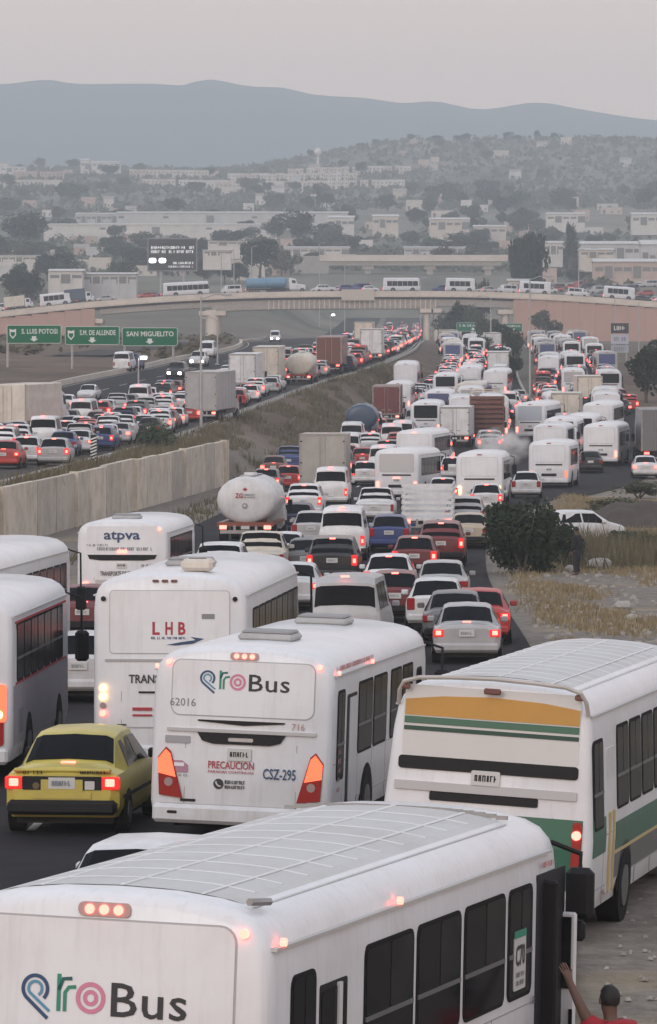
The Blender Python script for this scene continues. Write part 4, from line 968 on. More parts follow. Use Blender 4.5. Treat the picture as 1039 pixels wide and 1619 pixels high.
# ------------------------------------------------------------------ the other vehicles, by the pixel where their rear meets the road
USED = []
def clear(X, Y, l, w_=1.9, pad=.5):
    for (a, b, c, d) in USED:
        if abs(X - a) < (w_ + d) / 2 + .15 and (Y < b + c + pad and b < Y + l + pad): return False
    return True
CARLEN = {k: v['st'][-1][0] for k, v in CAR.items()}
CATN = {'sedan': ('sedan', 'car'), 'hatch': ('hatchback', 'car'), 'suv': ('suv', 'car'), 'pickup': ('pickup_truck', 'pickup'), 'van': ('van', 'van')}
def car_at(loc, pt, kind, col, yaw, label, group, brake=True, far=False, head=False):
    near = loc[1] < 300
    emit(('car', kind, col, brake, near, head), lambda: build_car(kind, col, brake, near, head=head)[0], CATN[kind][0], loc, yaw, pt, label, CATN[kind][1], group, merge=far)
    USED.append((loc[0], loc[1], CARLEN[kind], 1.8))
G1 = 'cars queuing on the service road'
def car(x, y, kind, col, label, brake=True, yaw=None, zf=zL, xf=xLL, group=G1, head=False, flip=False):
    loc, pt = stand(x, y, zf); yw = (head_of(xf, loc[1]) if yaw is None else -R(yaw)) + (math.pi if flip else 0)
    if flip: pt = -pt
    car_at(loc, pt, kind, col, yw, label, group, brake, loc[1] > 430, head)
car(183, 1562, 'sedan', 'white', 'white car half hidden behind the nearest bus roof', True, 9)
car(124, 1112, 'hatch', 'white', 'white hatchback in the gap between the lilac-sided bus and the LHB bus')
car(130, 1012, 'sedan', 'maroon', 'dark red car in the gap behind the black bus mirror')
car(346, 942, 'suv', 'white', 'white SUV with black rear window just beyond the LHB bus roof', False)
car(408, 922, 'pickup', 'cream', 'cream pickup to the left of a white sedan, below the gas tanker', False)
car(447, 905, 'sedan', 'white', 'white sedan right behind the gas tanker, lights off', False)
car(483, 917, 'sedan', 'grey', 'grey sedan squeezed between the white sedan and the black SUV', False)
car(463, 966, 'sedan', 'white', 'white sedan with one bright brake light left of the silver van')
car(525, 928, 'suv', 'black', 'black SUV below the white passenger van')
car(545, 1046, 'van', 'silver', 'silver van with large dark rear window and lit lamps beyond bus 62016', True, 5)
car(624, 985, 'hatch', 'maroon', 'dark red hatchback at the right side of the silver van')
car(614, 951, 'hatch', 'white', 'white hatchback with lit brake lights behind the dark red cars')
car(655, 914, 'hatch', 'maroon', 'maroon hatchback with glowing brake lights left of its twin')
car(697, 897, 'suv', 'maroon', 'maroon SUV beside the dark green bush')
car(698, 962, 'sedan', 'silver', 'silver sedan ahead of the white hatchback by the road edge', False)
car(689, 1000, 'hatch', 'white', 'white hatchback left of the red sedan at the road edge', False)
car(718, 1024, 'sedan', 'grey', 'grey sedan between the white hatchback and the silver sedan', False)
car(738, 1050, 'sedan', 'silver', 'silver sedan with a bright third brake light above the green bus roof')
car(757, 1020, 'sedan', 'red', 'red sedan with lit brake lights at the right road edge')
car(468, 850, 'hatch', 'navy', 'dark blue hatchback right of the gas tanker', False)
car(492, 866, 'hatch', 'silver', 'silver hatchback tucked left of the white passenger van', False)
car(480, 822, 'suv', 'white', 'white SUV with dark rear window above the dark blue hatchback')
car(523, 803, 'van', 'white', 'white van with black rear window under the grey box truck')
car(541, 888, 'van', 'white', 'white passenger van with a small placard in the rear window')
car(615, 873, 'hatch', 'blue', 'blue hatchback to the right of the white passenger van', False)
car(592, 832, 'pickup', 'white', 'white double-cab pickup right of the box truck', False)
car(769, 812, 'hatch', 'white', 'white hatchback with red-lit rear window below the bus with amber lights')
car(735, 848, 'suv', 'silver', 'silver SUV between the stake truck and the bush', False)
car(741, 868, 'sedan', 'beige', 'beige sedan half hidden by the bush', False)
car(700, 800, 'hatch', 'white', 'white hatchback above the slatted truck with red rear lamps')
car(455, 776, 'hatch', 'red', 'red hatchback with glowing lamps left of the box truck')
car(420, 782, 'hatch', 'grey', 'grey hatchback above the gas tanker dome')
car(432, 757, 'sedan', 'brown', 'brown sedan in the left lane beyond the gas tanker')
car(456, 748, 'pickup', 'blue', 'blue pickup left of the box truck door', False)
car(832, 788, 'hatch', 'white', 'white hatchback between the two white buses on the right', False)
car(934, 748, 'sedan', 'black', 'black sedan right of the white minibus', False)
car(1021, 757, 'sedan', 'white', 'white sedan with red lamp at the right picture edge')
car(577, 768, 'hatch', 'white', 'white hatchback with bright lamp between box truck and white bus')
car(573, 742, 'sedan', 'red', 'red sedan beside the upper part of the box truck')
car(585, 722, 'suv', 'white', 'white SUV with red rear lamps above the red sedan')
car(556, 712, 'van', 'white', 'white van roof just beyond the box truck', False)
car(598, 692, 'hatch', 'red', 'red hatchback right of the blue water tank')
car(622, 700, 'sedan', 'maroon', 'maroon sedan below the dark red truck')
car(700, 735, 'sedan', 'black', 'black sedan between the two staggered white buses')
car(715, 760, 'hatch', 'white', 'white hatchback left of the bus with amber lights')
# the white car turned aside on the dirt beyond the bush
d = 196; loc = ((942-CX)*d/FPX, d + 1.0, hgt((900-CX)*d/FPX, d) + .02)
emit(('car','hatch','white',False,True,False), lambda: build_car('hatch', 'white', False, True)[0], 'hatchback', ((858-CX)*d/FPX, d+1.2, hgt((880-CX)*d/FPX, d+1)+.03), -R(62), 0, 'white hatchback seen from the side on the dirt behind the bush', 'car')

# trucks on the service road
def truck(key, b, name, x, y, label, cat='truck', yaw=None, zf=zL, xf=xLL, group='trucks in the jam', L_=7, far=False):
    loc, pt = stand(x, y, zf); emit(key, b, name, loc, head_of(xf, loc[1]) if yaw is None else -R(yaw), pt, label, cat, group, merge=far)
    USED.append((loc[0], loc[1], L_, 2.5))
truck('box_grey', lambda: build_box(dict(W=2.55, L=7.4, H=3.6, col='boxgrey')), 'box_truck', 510, 790, 'grey-beige box truck with double rear doors', yaw=3)
truck('gas', lambda: build_tank(dict(W=2.35, L=6.8, r=1.16, gas=1, skirt='rust')), 'gas_tanker', 388, 862, 'white round-ended gas tanker with red lettering and red skirt', yaw=5)
truck('stake_w', lambda: build_stake(dict(W=2.25, H=2.35)), 'stake_truck', 676, 852, 'white slatted stake truck in front of the bush')
truck('stake_r', lambda: build_stake(dict(W=2.7, L=7.5, H=3.7, n=8, col='brown', hoop=1)), 'cattle_truck', 770, 704, 'red-brown slatted truck with a pale hoop over the load', yaw=2)
truck('box_white', lambda: build_box(dict(W=2.3, L=6.5, H=3.1)), 'box_truck', 719, 708, 'white box truck left of the red-brown truck', yaw=6)
truck('box_dred', lambda: build_box(dict(W=2.4, L=6.8, H=3.4, col='maroon')), 'box_truck', 611, 672, 'dark red box truck beside the blue water tank')
truck('tank_b', lambda: build_tank(dict(W=2.4, L=6.5, r=1.2, col='tank_blue', skirt='navy')), 'water_tanker', 571, 698, 'dark blue water tanker in the left lane', yaw=3)
truck('semi_dark', lambda: build_semi(dict(TL=9, H=3.9, col='grey')), 'semi_trailer', 1044, 738, 'dark grey trailer cut off by the right picture edge', yaw=1, L_=13)

# buses on the service road
def genbus(key, x, y, label, L_=8.5, W=2.45, H=2.85, yaw=None, xf=xLL, zf=zL, group='white buses in the jam', far=False, **k):
    n = int((L_-1.6)/1.15); ww = [(.9+1.15*i, 1.98+1.15*i, 1.35, 2.3) for i in range(n)]
    o = dict(L=L_, W=W, H=H, wr=ww, wl=ww, rear=rear_plain, detail=0, wy=(L_*.27, L_*.8)); o.update(k)
    loc, pt = stand(x, y, zf)
    emit(key, lambda: build_bus(o), 'minibus' if L_ < 7.5 else 'passenger_bus', loc, head_of(xf, loc[1]) if yaw is None else -R(yaw), pt, label, 'bus', group, merge=far)
    USED.append((loc[0], loc[1], L_, 2.6))
glas = glass
genbus('gC', 627, 792, 'white bus with blank grey rear panel right of the box truck', yaw=10, lowbrake=1, rw=mat('rear_grey', (.50,.49,.49), .45))
genbus('gC2', 655, 748, 'white bus with dark side window just beyond the blank-panelled bus', yaw=10, top=1)
genbus('gD', 758, 800, 'white bus with two bright amber lamps and an open engine bay', yaw=5, tail=amber_on)
genbus('gE', 868, 772, 'white minibus with black trim lines at the edge of the dirt', L_=7.2, yaw=8, tail=mat('tail_soft', (.5,.1,.07), .3, emit=(1,.25,.15), es=1.2))
genbus('gF', 950, 737, 'white bus with dark side windows furthest right on the service road', yaw=9, H=2.95)
genbus('gG', 838, 696, 'white bus with pale blue rear window left of the blue-white minibuses', yaw=12, H=3.0, rw=mat('rear_pale_blue', (.42,.46,.52), .3))
genbus('gH', 945, 692, 'white bus with reddish rear band behind the rightmost white bus', yaw=10)
genbus('gI', 886, 722, 'white minibus with blue corners between the white buses', L_=6.5, yaw=8, rw=glass)
genbus('gI2', 916, 716, 'second white minibus with dark rear window beside the blue-cornered one', L_=6.5, yaw=8, rw=glass)
genbus('gJ', 1030, 716, 'white bus behind the dark trailer at the right edge', yaw=8)
genbus('gK', 673, 692, 'cream bus with wide dark rear window and dark lower body', yaw=4, rw=glass, H=2.9)
genbus('gL', 693, 668, 'white bus with blue roof boards beyond the cream bus', yaw=4, rw=PAINT['blue'])
genbus('gM', 629, 652, 'white bus above the dark red box truck', yaw=4)
genbus('gN', 641, 625, 'tall white bus in the left lane below the overpass', H=3.4, yaw=3)
genbus('gO', 704, 636, 'cream bus with dark framed rear window beyond the blue-roofed bus', rw=glass, yaw=4)
genbus('gP', 742, 622, 'white bus with round rear beside the planted island', yaw=4)
genbus('gQ', 783, 628, 'white bus just below the island trees', yaw=6)

# ---- upper highway queue
G2 = 'cars queuing on the left highway'
def up(x, y, kind, col, label, brake=True, **k): car(x, y, kind, col, label, brake, zf=zU, xf=xUR, group=G2, **k)
truck('semi_white', lambda: build_semi(dict(TL=11.5, H=3.7, col='cream')), 'semi_trailer', 12, 694, 'beige box trailer at the left picture edge on the upper highway', zf=zU, xf=xUR, L_=16, yaw=9)
up(40, 735, 'hatch', 'white', 'white hatchback above the wall at the left edge'); up(84, 738, 'hatch', 'silver', 'silver hatchback nearest the striped road marker')
up(68, 712, 'van', 'white', 'white van with a lit roof lamp behind the hatchbacks'); up(4, 742, 'sedan', 'red', 'red sedan cut off by the left edge above the wall')
up(97, 722, 'sedan', 'blue', 'blue sedan beside the white van', False); up(121, 716, 'pickup', 'silver', 'silver pickup just behind the striped road marker', False)
up(135, 703, 'hatch', 'red', 'red hatchback with glowing lamps above the striped marker'); up(167, 700, 'pickup', 'white', 'small white pickup right of the striped marker', False)
up(190, 697, 'pickup', 'white', 'white pickup with open bed left of the green roadside bush', False); up(195, 680, 'suv', 'navy', 'dark blue SUV above the white pickup')
up(110, 690, 'sedan', 'white', 'white sedan next to the beige trailer'); up(90, 672, 'suv', 'black', 'black SUV tight against the beige trailer')
up(150, 682, 'sedan', 'maroon', 'maroon sedan in the middle lane left of the dark blue SUV'); up(128, 668, 'hatch', 'white', 'white hatchback two cars beyond the striped marker')
up(158, 664, 'hatch', 'red', 'red hatchback behind the dark blue SUV'); up(100, 652, 'sedan', 'white', 'white sedan ahead of the black SUV')
up(226, 664, 'pickup', 'silver', 'grey flatbed pickup right of the green roadside bush', False); up(255, 672, 'sedan', 'silver', 'silver sedan left of the tall grey box truck')
up(275, 676, 'hatch', 'white', 'white hatchback with bright lamps at the highway edge'); up(300, 668, 'hatch', 'red', 'red hatchback right behind the tall grey box truck')
truck('semi_grey', lambda: build_box(dict(W=2.5, L=9.5, H=3.9, col='silver', cab='silver')), 'box_truck', 318, 668, 'tall grey box truck behind the lamp post on the highway', zf=zU, xf=xUR, yaw=10, L_=9.5)
truck('box_up1', lambda: build_box(dict(W=2.5, L=7.5, H=3.6)), 'box_truck', 383, 622, 'white box truck on the highway left of the lit cluster', zf=zU, xf=xUR, yaw=6)
truck('box_up2', lambda: build_box(dict(W=2.5, L=7.5, H=3.8, col='cream')), 'box_truck', 420, 612, 'cream box truck behind the white one on the highway', zf=zU, xf=xUR, yaw=6)
truck('tank_up', lambda: build_tank(dict(W=2.5, L=8, r=1.25, col='cream', skirt='red')), 'tank_truck', 472, 608, 'cream tank truck with a round rear sign on the highway', zf=zU, xf=xUR, yaw=5)
truck('semi_up4', lambda: build_semi(dict(TL=10, H=3.8, col='brown')), 'semi_trailer', 520, 592, 'brown trailer truck at the highway edge', zf=zU, xf=xUR, yaw=4, L_=14)
truck('box_up5', lambda: build_box(dict(W=2.5, L=7.5, H=3.7)), 'box_truck', 587, 572, 'white box truck on the highway bend near the overpass', zf=zU, xf=xUR, yaw=3)
truck('box_up6', lambda: build_box(dict(W=2.5, L=7.5, H=3.9, col='cream')), 'box_truck', 575, 556, 'pale box truck nearest the overpass on the highway', zf=zU, xf=xUR, yaw=3)
up(546, 588, 'suv', 'navy', 'dark blue van with a bright blue-white lamp at the highway edge', False)

# fill the rest of the lanes: vehicles too far away to single out
USED.append((10.4, 258, 90, 3.2))                        # the gap the exhaust smoke hangs in
def fill(zf, xf, lanes, y0, y1, step, group, where, seed, kinds, brake=.92):
    rg = random.Random(seed); names = {'white':'white','silver':'silver','grey':'grey','black':'black','red':'red','maroon':'dark red','blue':'blue','cream':'cream'}
    for li, off in enumerate(lanes):
        Y = y0 + rg.uniform(0, 5)
        while Y < y1:
            kd = rg.choices(*zip(*kinds))[0]; col = rg.choices(['white','silver','grey','black','red','maroon','blue'], [48,16,8,8,10,5,5])[0]
            X = xf(Y) + off + rg.uniform(-.5, .5); yaw = head_of(xf, Y) + R(rg.uniform(-3, 3)); loc = (X, Y, zf(Y) + .052); pt = math.atan((zf(Y+3)-zf(Y))/3)
            ln = 8.5 if kd == 'bus' else 7.2 if kd == 'minibus' else 7 if kd == 'box' else CARLEN[kd]
            if clear(X, Y, ln, 2.5 if ln > 6 else 1.8):
                dist = 'faraway ' if Y > 620 else ''
                if kd in ('bus', 'minibus'):
                    n = int((ln-1.6)/1.15); ww = [(.9+1.15*i, 1.98+1.15*i, 1.35, 2.3) for i in range(n)]; v = rg.randrange(5)
                    emit(('fb', kd, v), lambda: build_bus(dict(L=ln, W=2.4, H=2.75+.08*v, wr=ww, wl=ww, rear=rear_plain, detail=0, paint=['busw','white','busw','cream','silver'][v], lowbrake=v % 2, rw=[PAINT['busw'], glass, PAINT['silver'], glass, PAINT['blue']][v])), 'passenger_bus' if kd == 'bus' else 'minibus', loc, yaw, pt,
                         '%s%s %s %s' % (dist, ['plain white','dark-windowed white','grey-panelled white','cream','silver blue-backed'][v], 'bus' if kd == 'bus' else 'minibus', where), 'bus', group + ', buses', merge=True)
                    USED.append((X, Y, ln, 2.5))
                elif kd == 'box':
                    c2 = rg.choice(['white','cream']); emit(('fbox', c2), lambda: build_box(dict(W=2.4, L=7, H=3.3, col=c2, far=1)), 'box_truck', loc, yaw, pt, '%s%s box truck %s' % (dist, c2, where), 'truck', group + ', trucks', merge=True)
                    USED.append((X, Y, ln, 2.5))
                else:
                    br = rg.random() < brake
                    car_at(loc, pt, kd, col, yaw, '%s%s %s %s%s' % (dist, names[col], {'sedan':'sedan','hatch':'hatchback','suv':'SUV','pickup':'pickup','van':'van'}[kd], 'braking ' if br else '', where), group, br, Y > 380)
                Y += ln + rg.uniform(1.2, step)
            else: Y += 1.5
mix1 = [('sedan',30),('hatch',30),('suv',18),('pickup',8),('van',8)]
mix2 = [('sedan',26),('hatch',26),('suv',14),('pickup',6),('van',14),('bus',5),('minibus',6),('box',3)]
fill(zU, xUR, (-2.0, -5.7, -9.4), 262, 800, 2.4, 'traffic jam on the left highway', 'in the jam on the left highway', 11, mix1)
fill(zU, xUR, (-2.0, -5.7, -9.4), 800, 1240, 3.5, 'traffic jam on the left highway', 'on the left highway near the overpass', 12, mix1)
fill(zL, xLL, (2.2, 5.6, 9.0, 12.4), 300, 470, 3.4, 'traffic jam on the service road', 'in the jam on the service road', 13, mix2)
fill(zL, xLL, (1.8, 5.0, 8.0), 470, 900, 2.6, 'traffic jam on the service road', 'on the service road below the overpass', 14, mix2)
fill(zL, xLR, (-1.9, -5.2, -8.5), 430, 860, 2.2, 'traffic jam on the right-hand arm', 'on the arm leading to the pink wall', 15, [('sedan',30),('hatch',30),('suv',16),('van',12),('bus',4),('minibus',7),('pickup',6),('box',2)])
fill(zL, xLR, (-4, -8), 330, 430, 9, 'traffic jam on the right-hand arm', 'beyond the white buses on the right', 16, mix2)
# oncoming vehicles
G3 = 'oncoming vehicles on the far carriageway'
def onc(x, y, kind, col, label, head=True): car(x, y, kind, col, label, False, zf=zU, xf=xUR, group=G3, head=head, flip=True)
onc(146, 632, 'sedan', 'white', 'white oncoming car on the empty carriageway', False)
onc(286, 598, 'suv', 'black', 'oncoming dark SUV with four bright lamps'); onc(318, 579, 'suv', 'white', 'oncoming white SUV with the brightest headlights')
onc(436, 541, 'van', 'white', 'oncoming white van on the dark empty asphalt'); onc(452, 527, 'sedan', 'white', 'distant oncoming white car behind the white van', False)
onc(331, 566, 'van', 'white', 'oncoming white van left of the dark asphalt', False)
car(192, 588, 'van', 'white', 'white van parked by the kerb under the green signs', False, zf=zU, xf=xUR, group=None); car(207, 585, 'suv', 'blue', 'blue car parked beside the white van under the signs', False, zf=zU, xf=xUR, group=None)
# ------------------------------------------------------------------ overpass
BY = 1050.0
def bpx(x, y, d=BY): return px(x, y, d)
deck_top = interp([(-900,596),(-300,527),(0,492),(150,476.5),(300,466),(420,461.5),(560,460),(700,460),(820,463),(930,469),(1039,477),(1400,505),(1800,540)])
ov = empty('overpass', (bpx(520, 530).x, BY, zL(BY)), label='long beige concrete overpass crossing the highway with traffic on it', cat='bridge')
def OV(name, vf, m, parent=None, smooth=False):
    o = ov.location; return link(name, mesh(name, [(a-o.x, b-o.y, c-o.z) for a, b, c in vf[0]], vf[1], m, smooth=smooth), parent=parent or ov)
beige = mat('overpass_beige', (.68,.60,.52), .9, dirt=.5, dirtcol=(.33,.27,.22), scale=.25)
pinkw = mat('earth_wall_pink', (.50,.31,.25), .9, dirt=.5, dirtcol=(.36,.24,.2), scale=.3)
def sweep(x0, x1, ytop_off, ybot_off, d0, d1, n=60):
    V, F = [], []
    for i in range(n + 1):
        x = x0 + (x1-x0)*i/n; zt = bpx(x, deck_top(x)).z + ytop_off; zb = bpx(x, deck_top(x)).z + ybot_off; X = bpx(x, 0).x
        V += [(X, d0, zb), (X, d0, zt), (X, d1, zt), (X, d1, zb)]
    for i in range(n):
        a = 4*i
        for k in range(4): F.append((a+k, a+4+k, a+4+(k+1) % 4, a+(k+1) % 4))
    F += [(0,1,2,3), (4*n+3, 4*n+2, 4*n+1, 4*n)]
    return V, F
OV('parapet', sweep(-880, 1780, 0, -1.05, BY, BY+.35), beige)
OV('ledge', sweep(-880, 1780, -1.0, -1.35, BY-.25, BY+.3), mat('overpass_pale', (.62,.54,.46), .9, dirt=.4))
OV('deck', sweep(-880, 1780, -.2, -1.8, BY+.31, BY+12), asph2)
OV('parapet', sweep(-880, 1780, 0, -1.05, BY+11.6, BY+11.95), beige)
girder = mat('girder', (.40,.36,.32), .9, dirt=.5)
for k in range(5): OV('girder', sweep(335, 690, -1.81, -3.9, BY+.6+k*2.4, BY+1.1+k*2.4, 30), girder)
for k in range(4): OV('girder', sweep(690, 812, -1.81, -3.4, BY+.6+k*2.8, BY+1.1+k*2.8, 12), girder)
for k in range(4): OV('girder', sweep(158, 335, -1.81, -3.0, BY+.6+k*2.8, BY+1.1+k*2.8, 12), girder)
for k in range(34):
    x = 425 + k*8; X = bpx(x, 0).x; z = bpx(x, deck_top(x)).z
    OV('stiffener', box(X-.12, X+.12, BY+.42, BY+.6, z-3.9, z-1.82), beige)
for x, wd in ((150, 1.6), (336, 3.2), (675, 1.3), (690, .9), (800, 1.6)):
    X = bpx(x, 0).x; z = bpx(x, deck_top(x)).z
    for dy in ((2.0, 9.0) if wd < 2.5 else (2.0, 5.5, 9.0)): OV('pier', cyl((X, BY+dy, 13.5), 'z', wd/2, z-3.6-13.5, 12), beige, smooth=True)
    OV('pier_cap', cbox(X-wd*.8-.5, X+wd*.8+.5, BY+.5, BY+11, z-4.9, z-3.85, .15), beige)
X0, X1 = bpx(540, 0).x, bpx(592, 0).x; z = bpx(560, deck_top(560)).z
OV('sign_board', box(X0, X1, BY-.5, BY-.3, z-2.1, z+.35), mat('board_beige', (.55,.49,.42), .8))
# earth walls carrying the ramps, panel by panel
for a, b, off in ((-860, 150, -1.36), (812, 1770, -1.36)):
    x = a
    while x < b:
        x2 = min(b, x + 26); z = min(bpx(x, deck_top(x)).z, bpx(x2, deck_top(x2)).z) + off
        if z > 14.6: OV('wall_panel', box(bpx(x, 0).x+.03, bpx(x2, 0).x-.03, BY+.02+.05*random.random(), BY+.5, 13.0, z), pinkw)
        x = x2
# second, farther overpass
B2 = 1520.0
o2 = empty('far_overpass', (px(620, 430, B2).x, B2, px(620, 440, B2).z), label='smaller pale overpass farther off with parked trailers at one end', cat='bridge')
def O2(n, vf, m): o = o2.location; link(n, mesh(n, [(a-o.x, b-o.y, c-o.z) for a, b, c in vf[0]], vf[1], m), parent=o2)
a, b = px(505, 403, B2), px(803, 413, B2)
O2('deck', box(a.x, b.x, B2, B2+9, b.z, a.z), beige)
O2('deck', box(a.x+2, b.x-2, B2+.5, B2+8.5, b.z-1.4, b.z-.004), girder)
for x in (582, 680, 772): p = px(x, 410, B2); O2('pier', box(p.x-1, p.x+1, B2+2, B2+6, p.z-13, p.z-2.4), conc_l); O2('pier_cap', box(p.x-1.8, p.x+1.8, B2+1.2, B2+7, p.z-3.2, p.z-1.9), conc_l)
O2('abutment', box(a.x-14, a.x+3, B2+.2, B2+8.8, a.z-9, a.z-.3), conc)

# traffic on the overpass
def on_deck(x, lane): p = bpx(x, deck_top(x)); return (p.x, BY+lane, p.z-.2)
def tilt(x): return
rg = random.Random(5); occ = []
def deckveh(key, b, name, x, lane, ln, label, cat, flip=False, group='vehicles on the overpass'):
    s = 7500/BY; x2 = x + ln*s; p0 = on_deck(x, lane); p1 = on_deck(x2, lane); sl = math.atan((p1[2]-p0[2])/max(1, p1[0]-p0[0]))
    o = emit(key, b, name, p0 if not flip else p1, -R(90) if not flip else R(90), sl if not flip else -sl, label, cat, group, merge=True)
    occ.append((lane, x-4, x2+4))
ww_ = [(.9+1.15*i, 1.98+1.15*i, 1.35, 2.45) for i in range(8)]
deckveh('dk_bus', lambda: build_bus(dict(L=10.2, W=2.5, H=3.2, wr=ww_, wl=ww_, rear=rear_plain, detail=0)), 'passenger_bus', 258, 4, 10.2, 'white coach with a dark window band on the overpass below the billboard', 'bus')
deckveh('dk_tank', lambda: build_semi(dict(TL=9.2, tank=1, col='tank_sky')), 'tank_truck', 388, 4, 13.3, 'blue tanker with white cab on the overpass', 'truck')
deckveh('dk_b2', lambda: build_bus(dict(L=8.2, W=2.5, H=3.2, wr=ww_[:6], wl=ww_[:6], rear=rear_plain, detail=0)), 'passenger_bus', 606, 4, 8.2, 'white bus on the overpass left of the bridge trees', 'bus')
deckveh('dk_b3', lambda: build_bus(dict(L=6.6, W=2.5, H=3.2, wr=ww_[:4], wl=ww_[:4], rear=rear_plain, detail=0)), 'minibus', 705, 4, 6.6, 'white minibus on the overpass just left of the bridge trees', 'bus')
deckveh('dk_bx', lambda: build_box(dict(W=2.4, L=6.5, H=3.4, col='tank_blue', far=1)), 'box_truck', 102, 4, 6.5, 'blue box truck on the left ramp of the overpass', 'truck')
deckveh('dk_by', lambda: build_box(dict(W=2.4, L=6.5, H=3.2, col='cream', far=1)), 'box_truck', 6, 4, 6.5, 'cream box truck at the left end of the overpass', 'truck')
deckveh('dk_bz', lambda: build_bus(dict(L=7, W=2.5, H=3.0, wr=ww_[:4], wl=ww_[:4], rear=rear_plain, detail=0)), 'minibus', 63, 4, 5.5, 'white minibus on the left ramp beside the blue box truck', 'bus')
deckveh('dk_ba', lambda: build_bus(dict(L=7, W=2.5, H=3.0, wr=ww_[:4], wl=ww_[:4], rear=rear_plain, detail=0)), 'minibus', 822, 4, 6, 'white minibus on the right ramp beside the tall dark tree', 'bus')
deckveh('dk_bb', lambda: build_bus(dict(L=7, W=2.5, H=3.0, wr=ww_[:4], wl=ww_[:4], rear=rear_plain, detail=0)), 'minibus', 955, 4, 6, 'white minibus on the right ramp above the stacked signboards', 'bus')
for lane in (4.0, 8.0):
    x = -60
    while x < 1100:
        kd = rg.choices(['sedan','hatch','suv','van','pickup'], [30,30,20,15,8])[0]; ln = CARLEN[kd]; x2 = x + ln*7500/BY
        if all(not (l == lane and x < b_ and a_ < x2) for l, a_, b_ in occ):
            col = rg.choices(['white','silver','grey','black','red','blue'], [45,18,8,8,12,6])[0]
            part = 'on the left ramp of the overpass' if x < 240 else 'on the overpass above the highway' if x < 800 else 'on the right ramp of the overpass'
            deckveh(('dk', kd, col), lambda: build_car(kd, col, True, False)[0], CATN[kd][0], x, lane, ln, '%s %s %s' % (col, {'sedan':'sedan','hatch':'hatchback','suv':'SUV','pickup':'pickup','van':'van'}[kd], part + (', far lane' if lane > 5 else ', near lane')), CATN[kd][1], flip=lane > 5)
        x = x2 + rg.uniform(1, 5)

# ------------------------------------------------------------------ signs, poles, lamps
gsign = mat('sign_green', (.004,.135,.062), .5, spec=.15, dirt=.15, dirtcol=(.05,.2,.13)); wsign = mat('sign_white', (.68,.70,.68), .5); galv = mat('galvanised', (.42,.42,.42), .5, metal=.4, dirt=.3)
def road_sign(x0, x1, y0, y1, d, words, label, shield, posts, ground):
    p0, p1 = px(x0, y1, d), px(x1, y0, d); W_, H_ = p1.x-p0.x, p1.z-p0.z
    r = empty('road_sign', (p0.x, d, ground), label=label, cat='sign', group='green direction signs')
    P = Parts(); z0 = p0.z - ground; mp = lambda u, v, t: (u, -t, z0+v)
    P.add('rim', plate(rrect(0, W_, 0, H_, .2), mp, .05, -.05), wsign); P.add('panel', plate(rrect(.05, W_-.05, .05, H_-.05, .15), mp, .06), gsign)
    P.add('lettering', lettering(words, W_*(.27 if shield else .08), W_*.93, H_*.52, H_*.80, mp, .066, .02), wsign)
    P.add('arrow', plate([(W_*.5,H_*.10),(W_*.58,H_*.25),(W_*.54,H_*.25),(W_*.54,H_*.40),(W_*.46,H_*.40),(W_*.46,H_*.25),(W_*.42,H_*.25)], mp, .066), wsign)
    if shield:
        P.add('shield', plate([(W_*.05,H_*.80),(W_*.05,H_*.45),(W_*.11,H_*.25),(W_*.17,H_*.45),(W_*.17,H_*.80),(W_*.11,H_*.74)][::-1], mp, .066), wsign)
        P.add('shield_field', plate([(W_*.07,H_*.62),(W_*.07,H_*.48),(W_*.11,H_*.34),(W_*.15,H_*.48),(W_*.15,H_*.62)][::-1], mp, .07), gsign)
    for px_ in posts: u = px(px_, 0, d).x - p0.x; P.add('post', cyl((u, .25, -.3), 'z', .13, z0+.3+H_*.9, 8), galv)
    for n, v, f, m, p, sm, an in P.l: link(n, mesh(n, v, f, m), parent=r)
sd_ = 505; gz = hgt(-25, sd_)
road_sign(11, 97, 514, 543, sd_, 'S. LUIS POTOSI', 'green road sign reading S. LUIS POTOSI, leftmost of three', True, (12,), gz)
road_sign(103, 189, 516, 545, sd_, 'S.M. DE ALLENDE', 'green road sign reading S.M. DE ALLENDE, middle of three', True, (114,), gz)
road_sign(193, 281, 518, 547, sd_, 'SAN MIGUELITO', 'green road sign reading SAN MIGUELITO, rightmost of three', False, (197, 274), gz)
road_sign(722, 774, 510, 524, 880, 'S. M. DE ALLENDE', 'distant green road sign in front of the island trees', False, (745,), zL(880)+.2)
road_sign(800, 826, 511, 525, 880, 'QRO.', 'small distant green road sign right of the island trees', False, (812,), zL(880)+.2)
def pole(x, ytop, d, base, label, name='lamp_post', head=None, r=.11, arm=1.6, grp='tall lamp posts', cat='lamp post'):
    p = px(x, ytop, d); h = p.z - base
    e = empty(name, (p.x, d, base), label=label, cat=cat, group=grp)
    v, f = tube([(0,0,-.3), (0,0,h*.5), (0,0,h)], [r, r*.8, r*.55], 8); link('pole', mesh('pole', v, f, galv, smooth=True), parent=e)
    v, f = box(-.25, .25, -.25, .25, -.2, .15); link('base', mesh('base', v, f, conc), parent=e)
    if arm:
        for s in ((1,) if arm > 0 else (-1,)):
            v, f = tube([(0,0,h-.15), (s*abs(arm)*.6,0,h+.2), (s*abs(arm),0,h+.22)], .05); ar = link('arm', mesh('arm', v, f, galv), parent=e)
            v, f = cbox(*sorted((s*(abs(arm)-.1), s*(abs(arm)+.65))), -.16, .16, h+.12, h+.27, .04); hd = link('lamp_head', mesh('lamp_head', v, f, galv), parent=e)
            v, f = cbox(*sorted((s*(abs(arm)), s*(abs(arm)+.55))), -.17, .13, h+.06 if not head else h-.12, h+.118, .03); link('lens', mesh('lens', v, f, head or lens), parent=hd)
    return e
lampon = mat('street_lamp_lit', (1,1,1), .3, emit=(1,.96,.9), es=22)
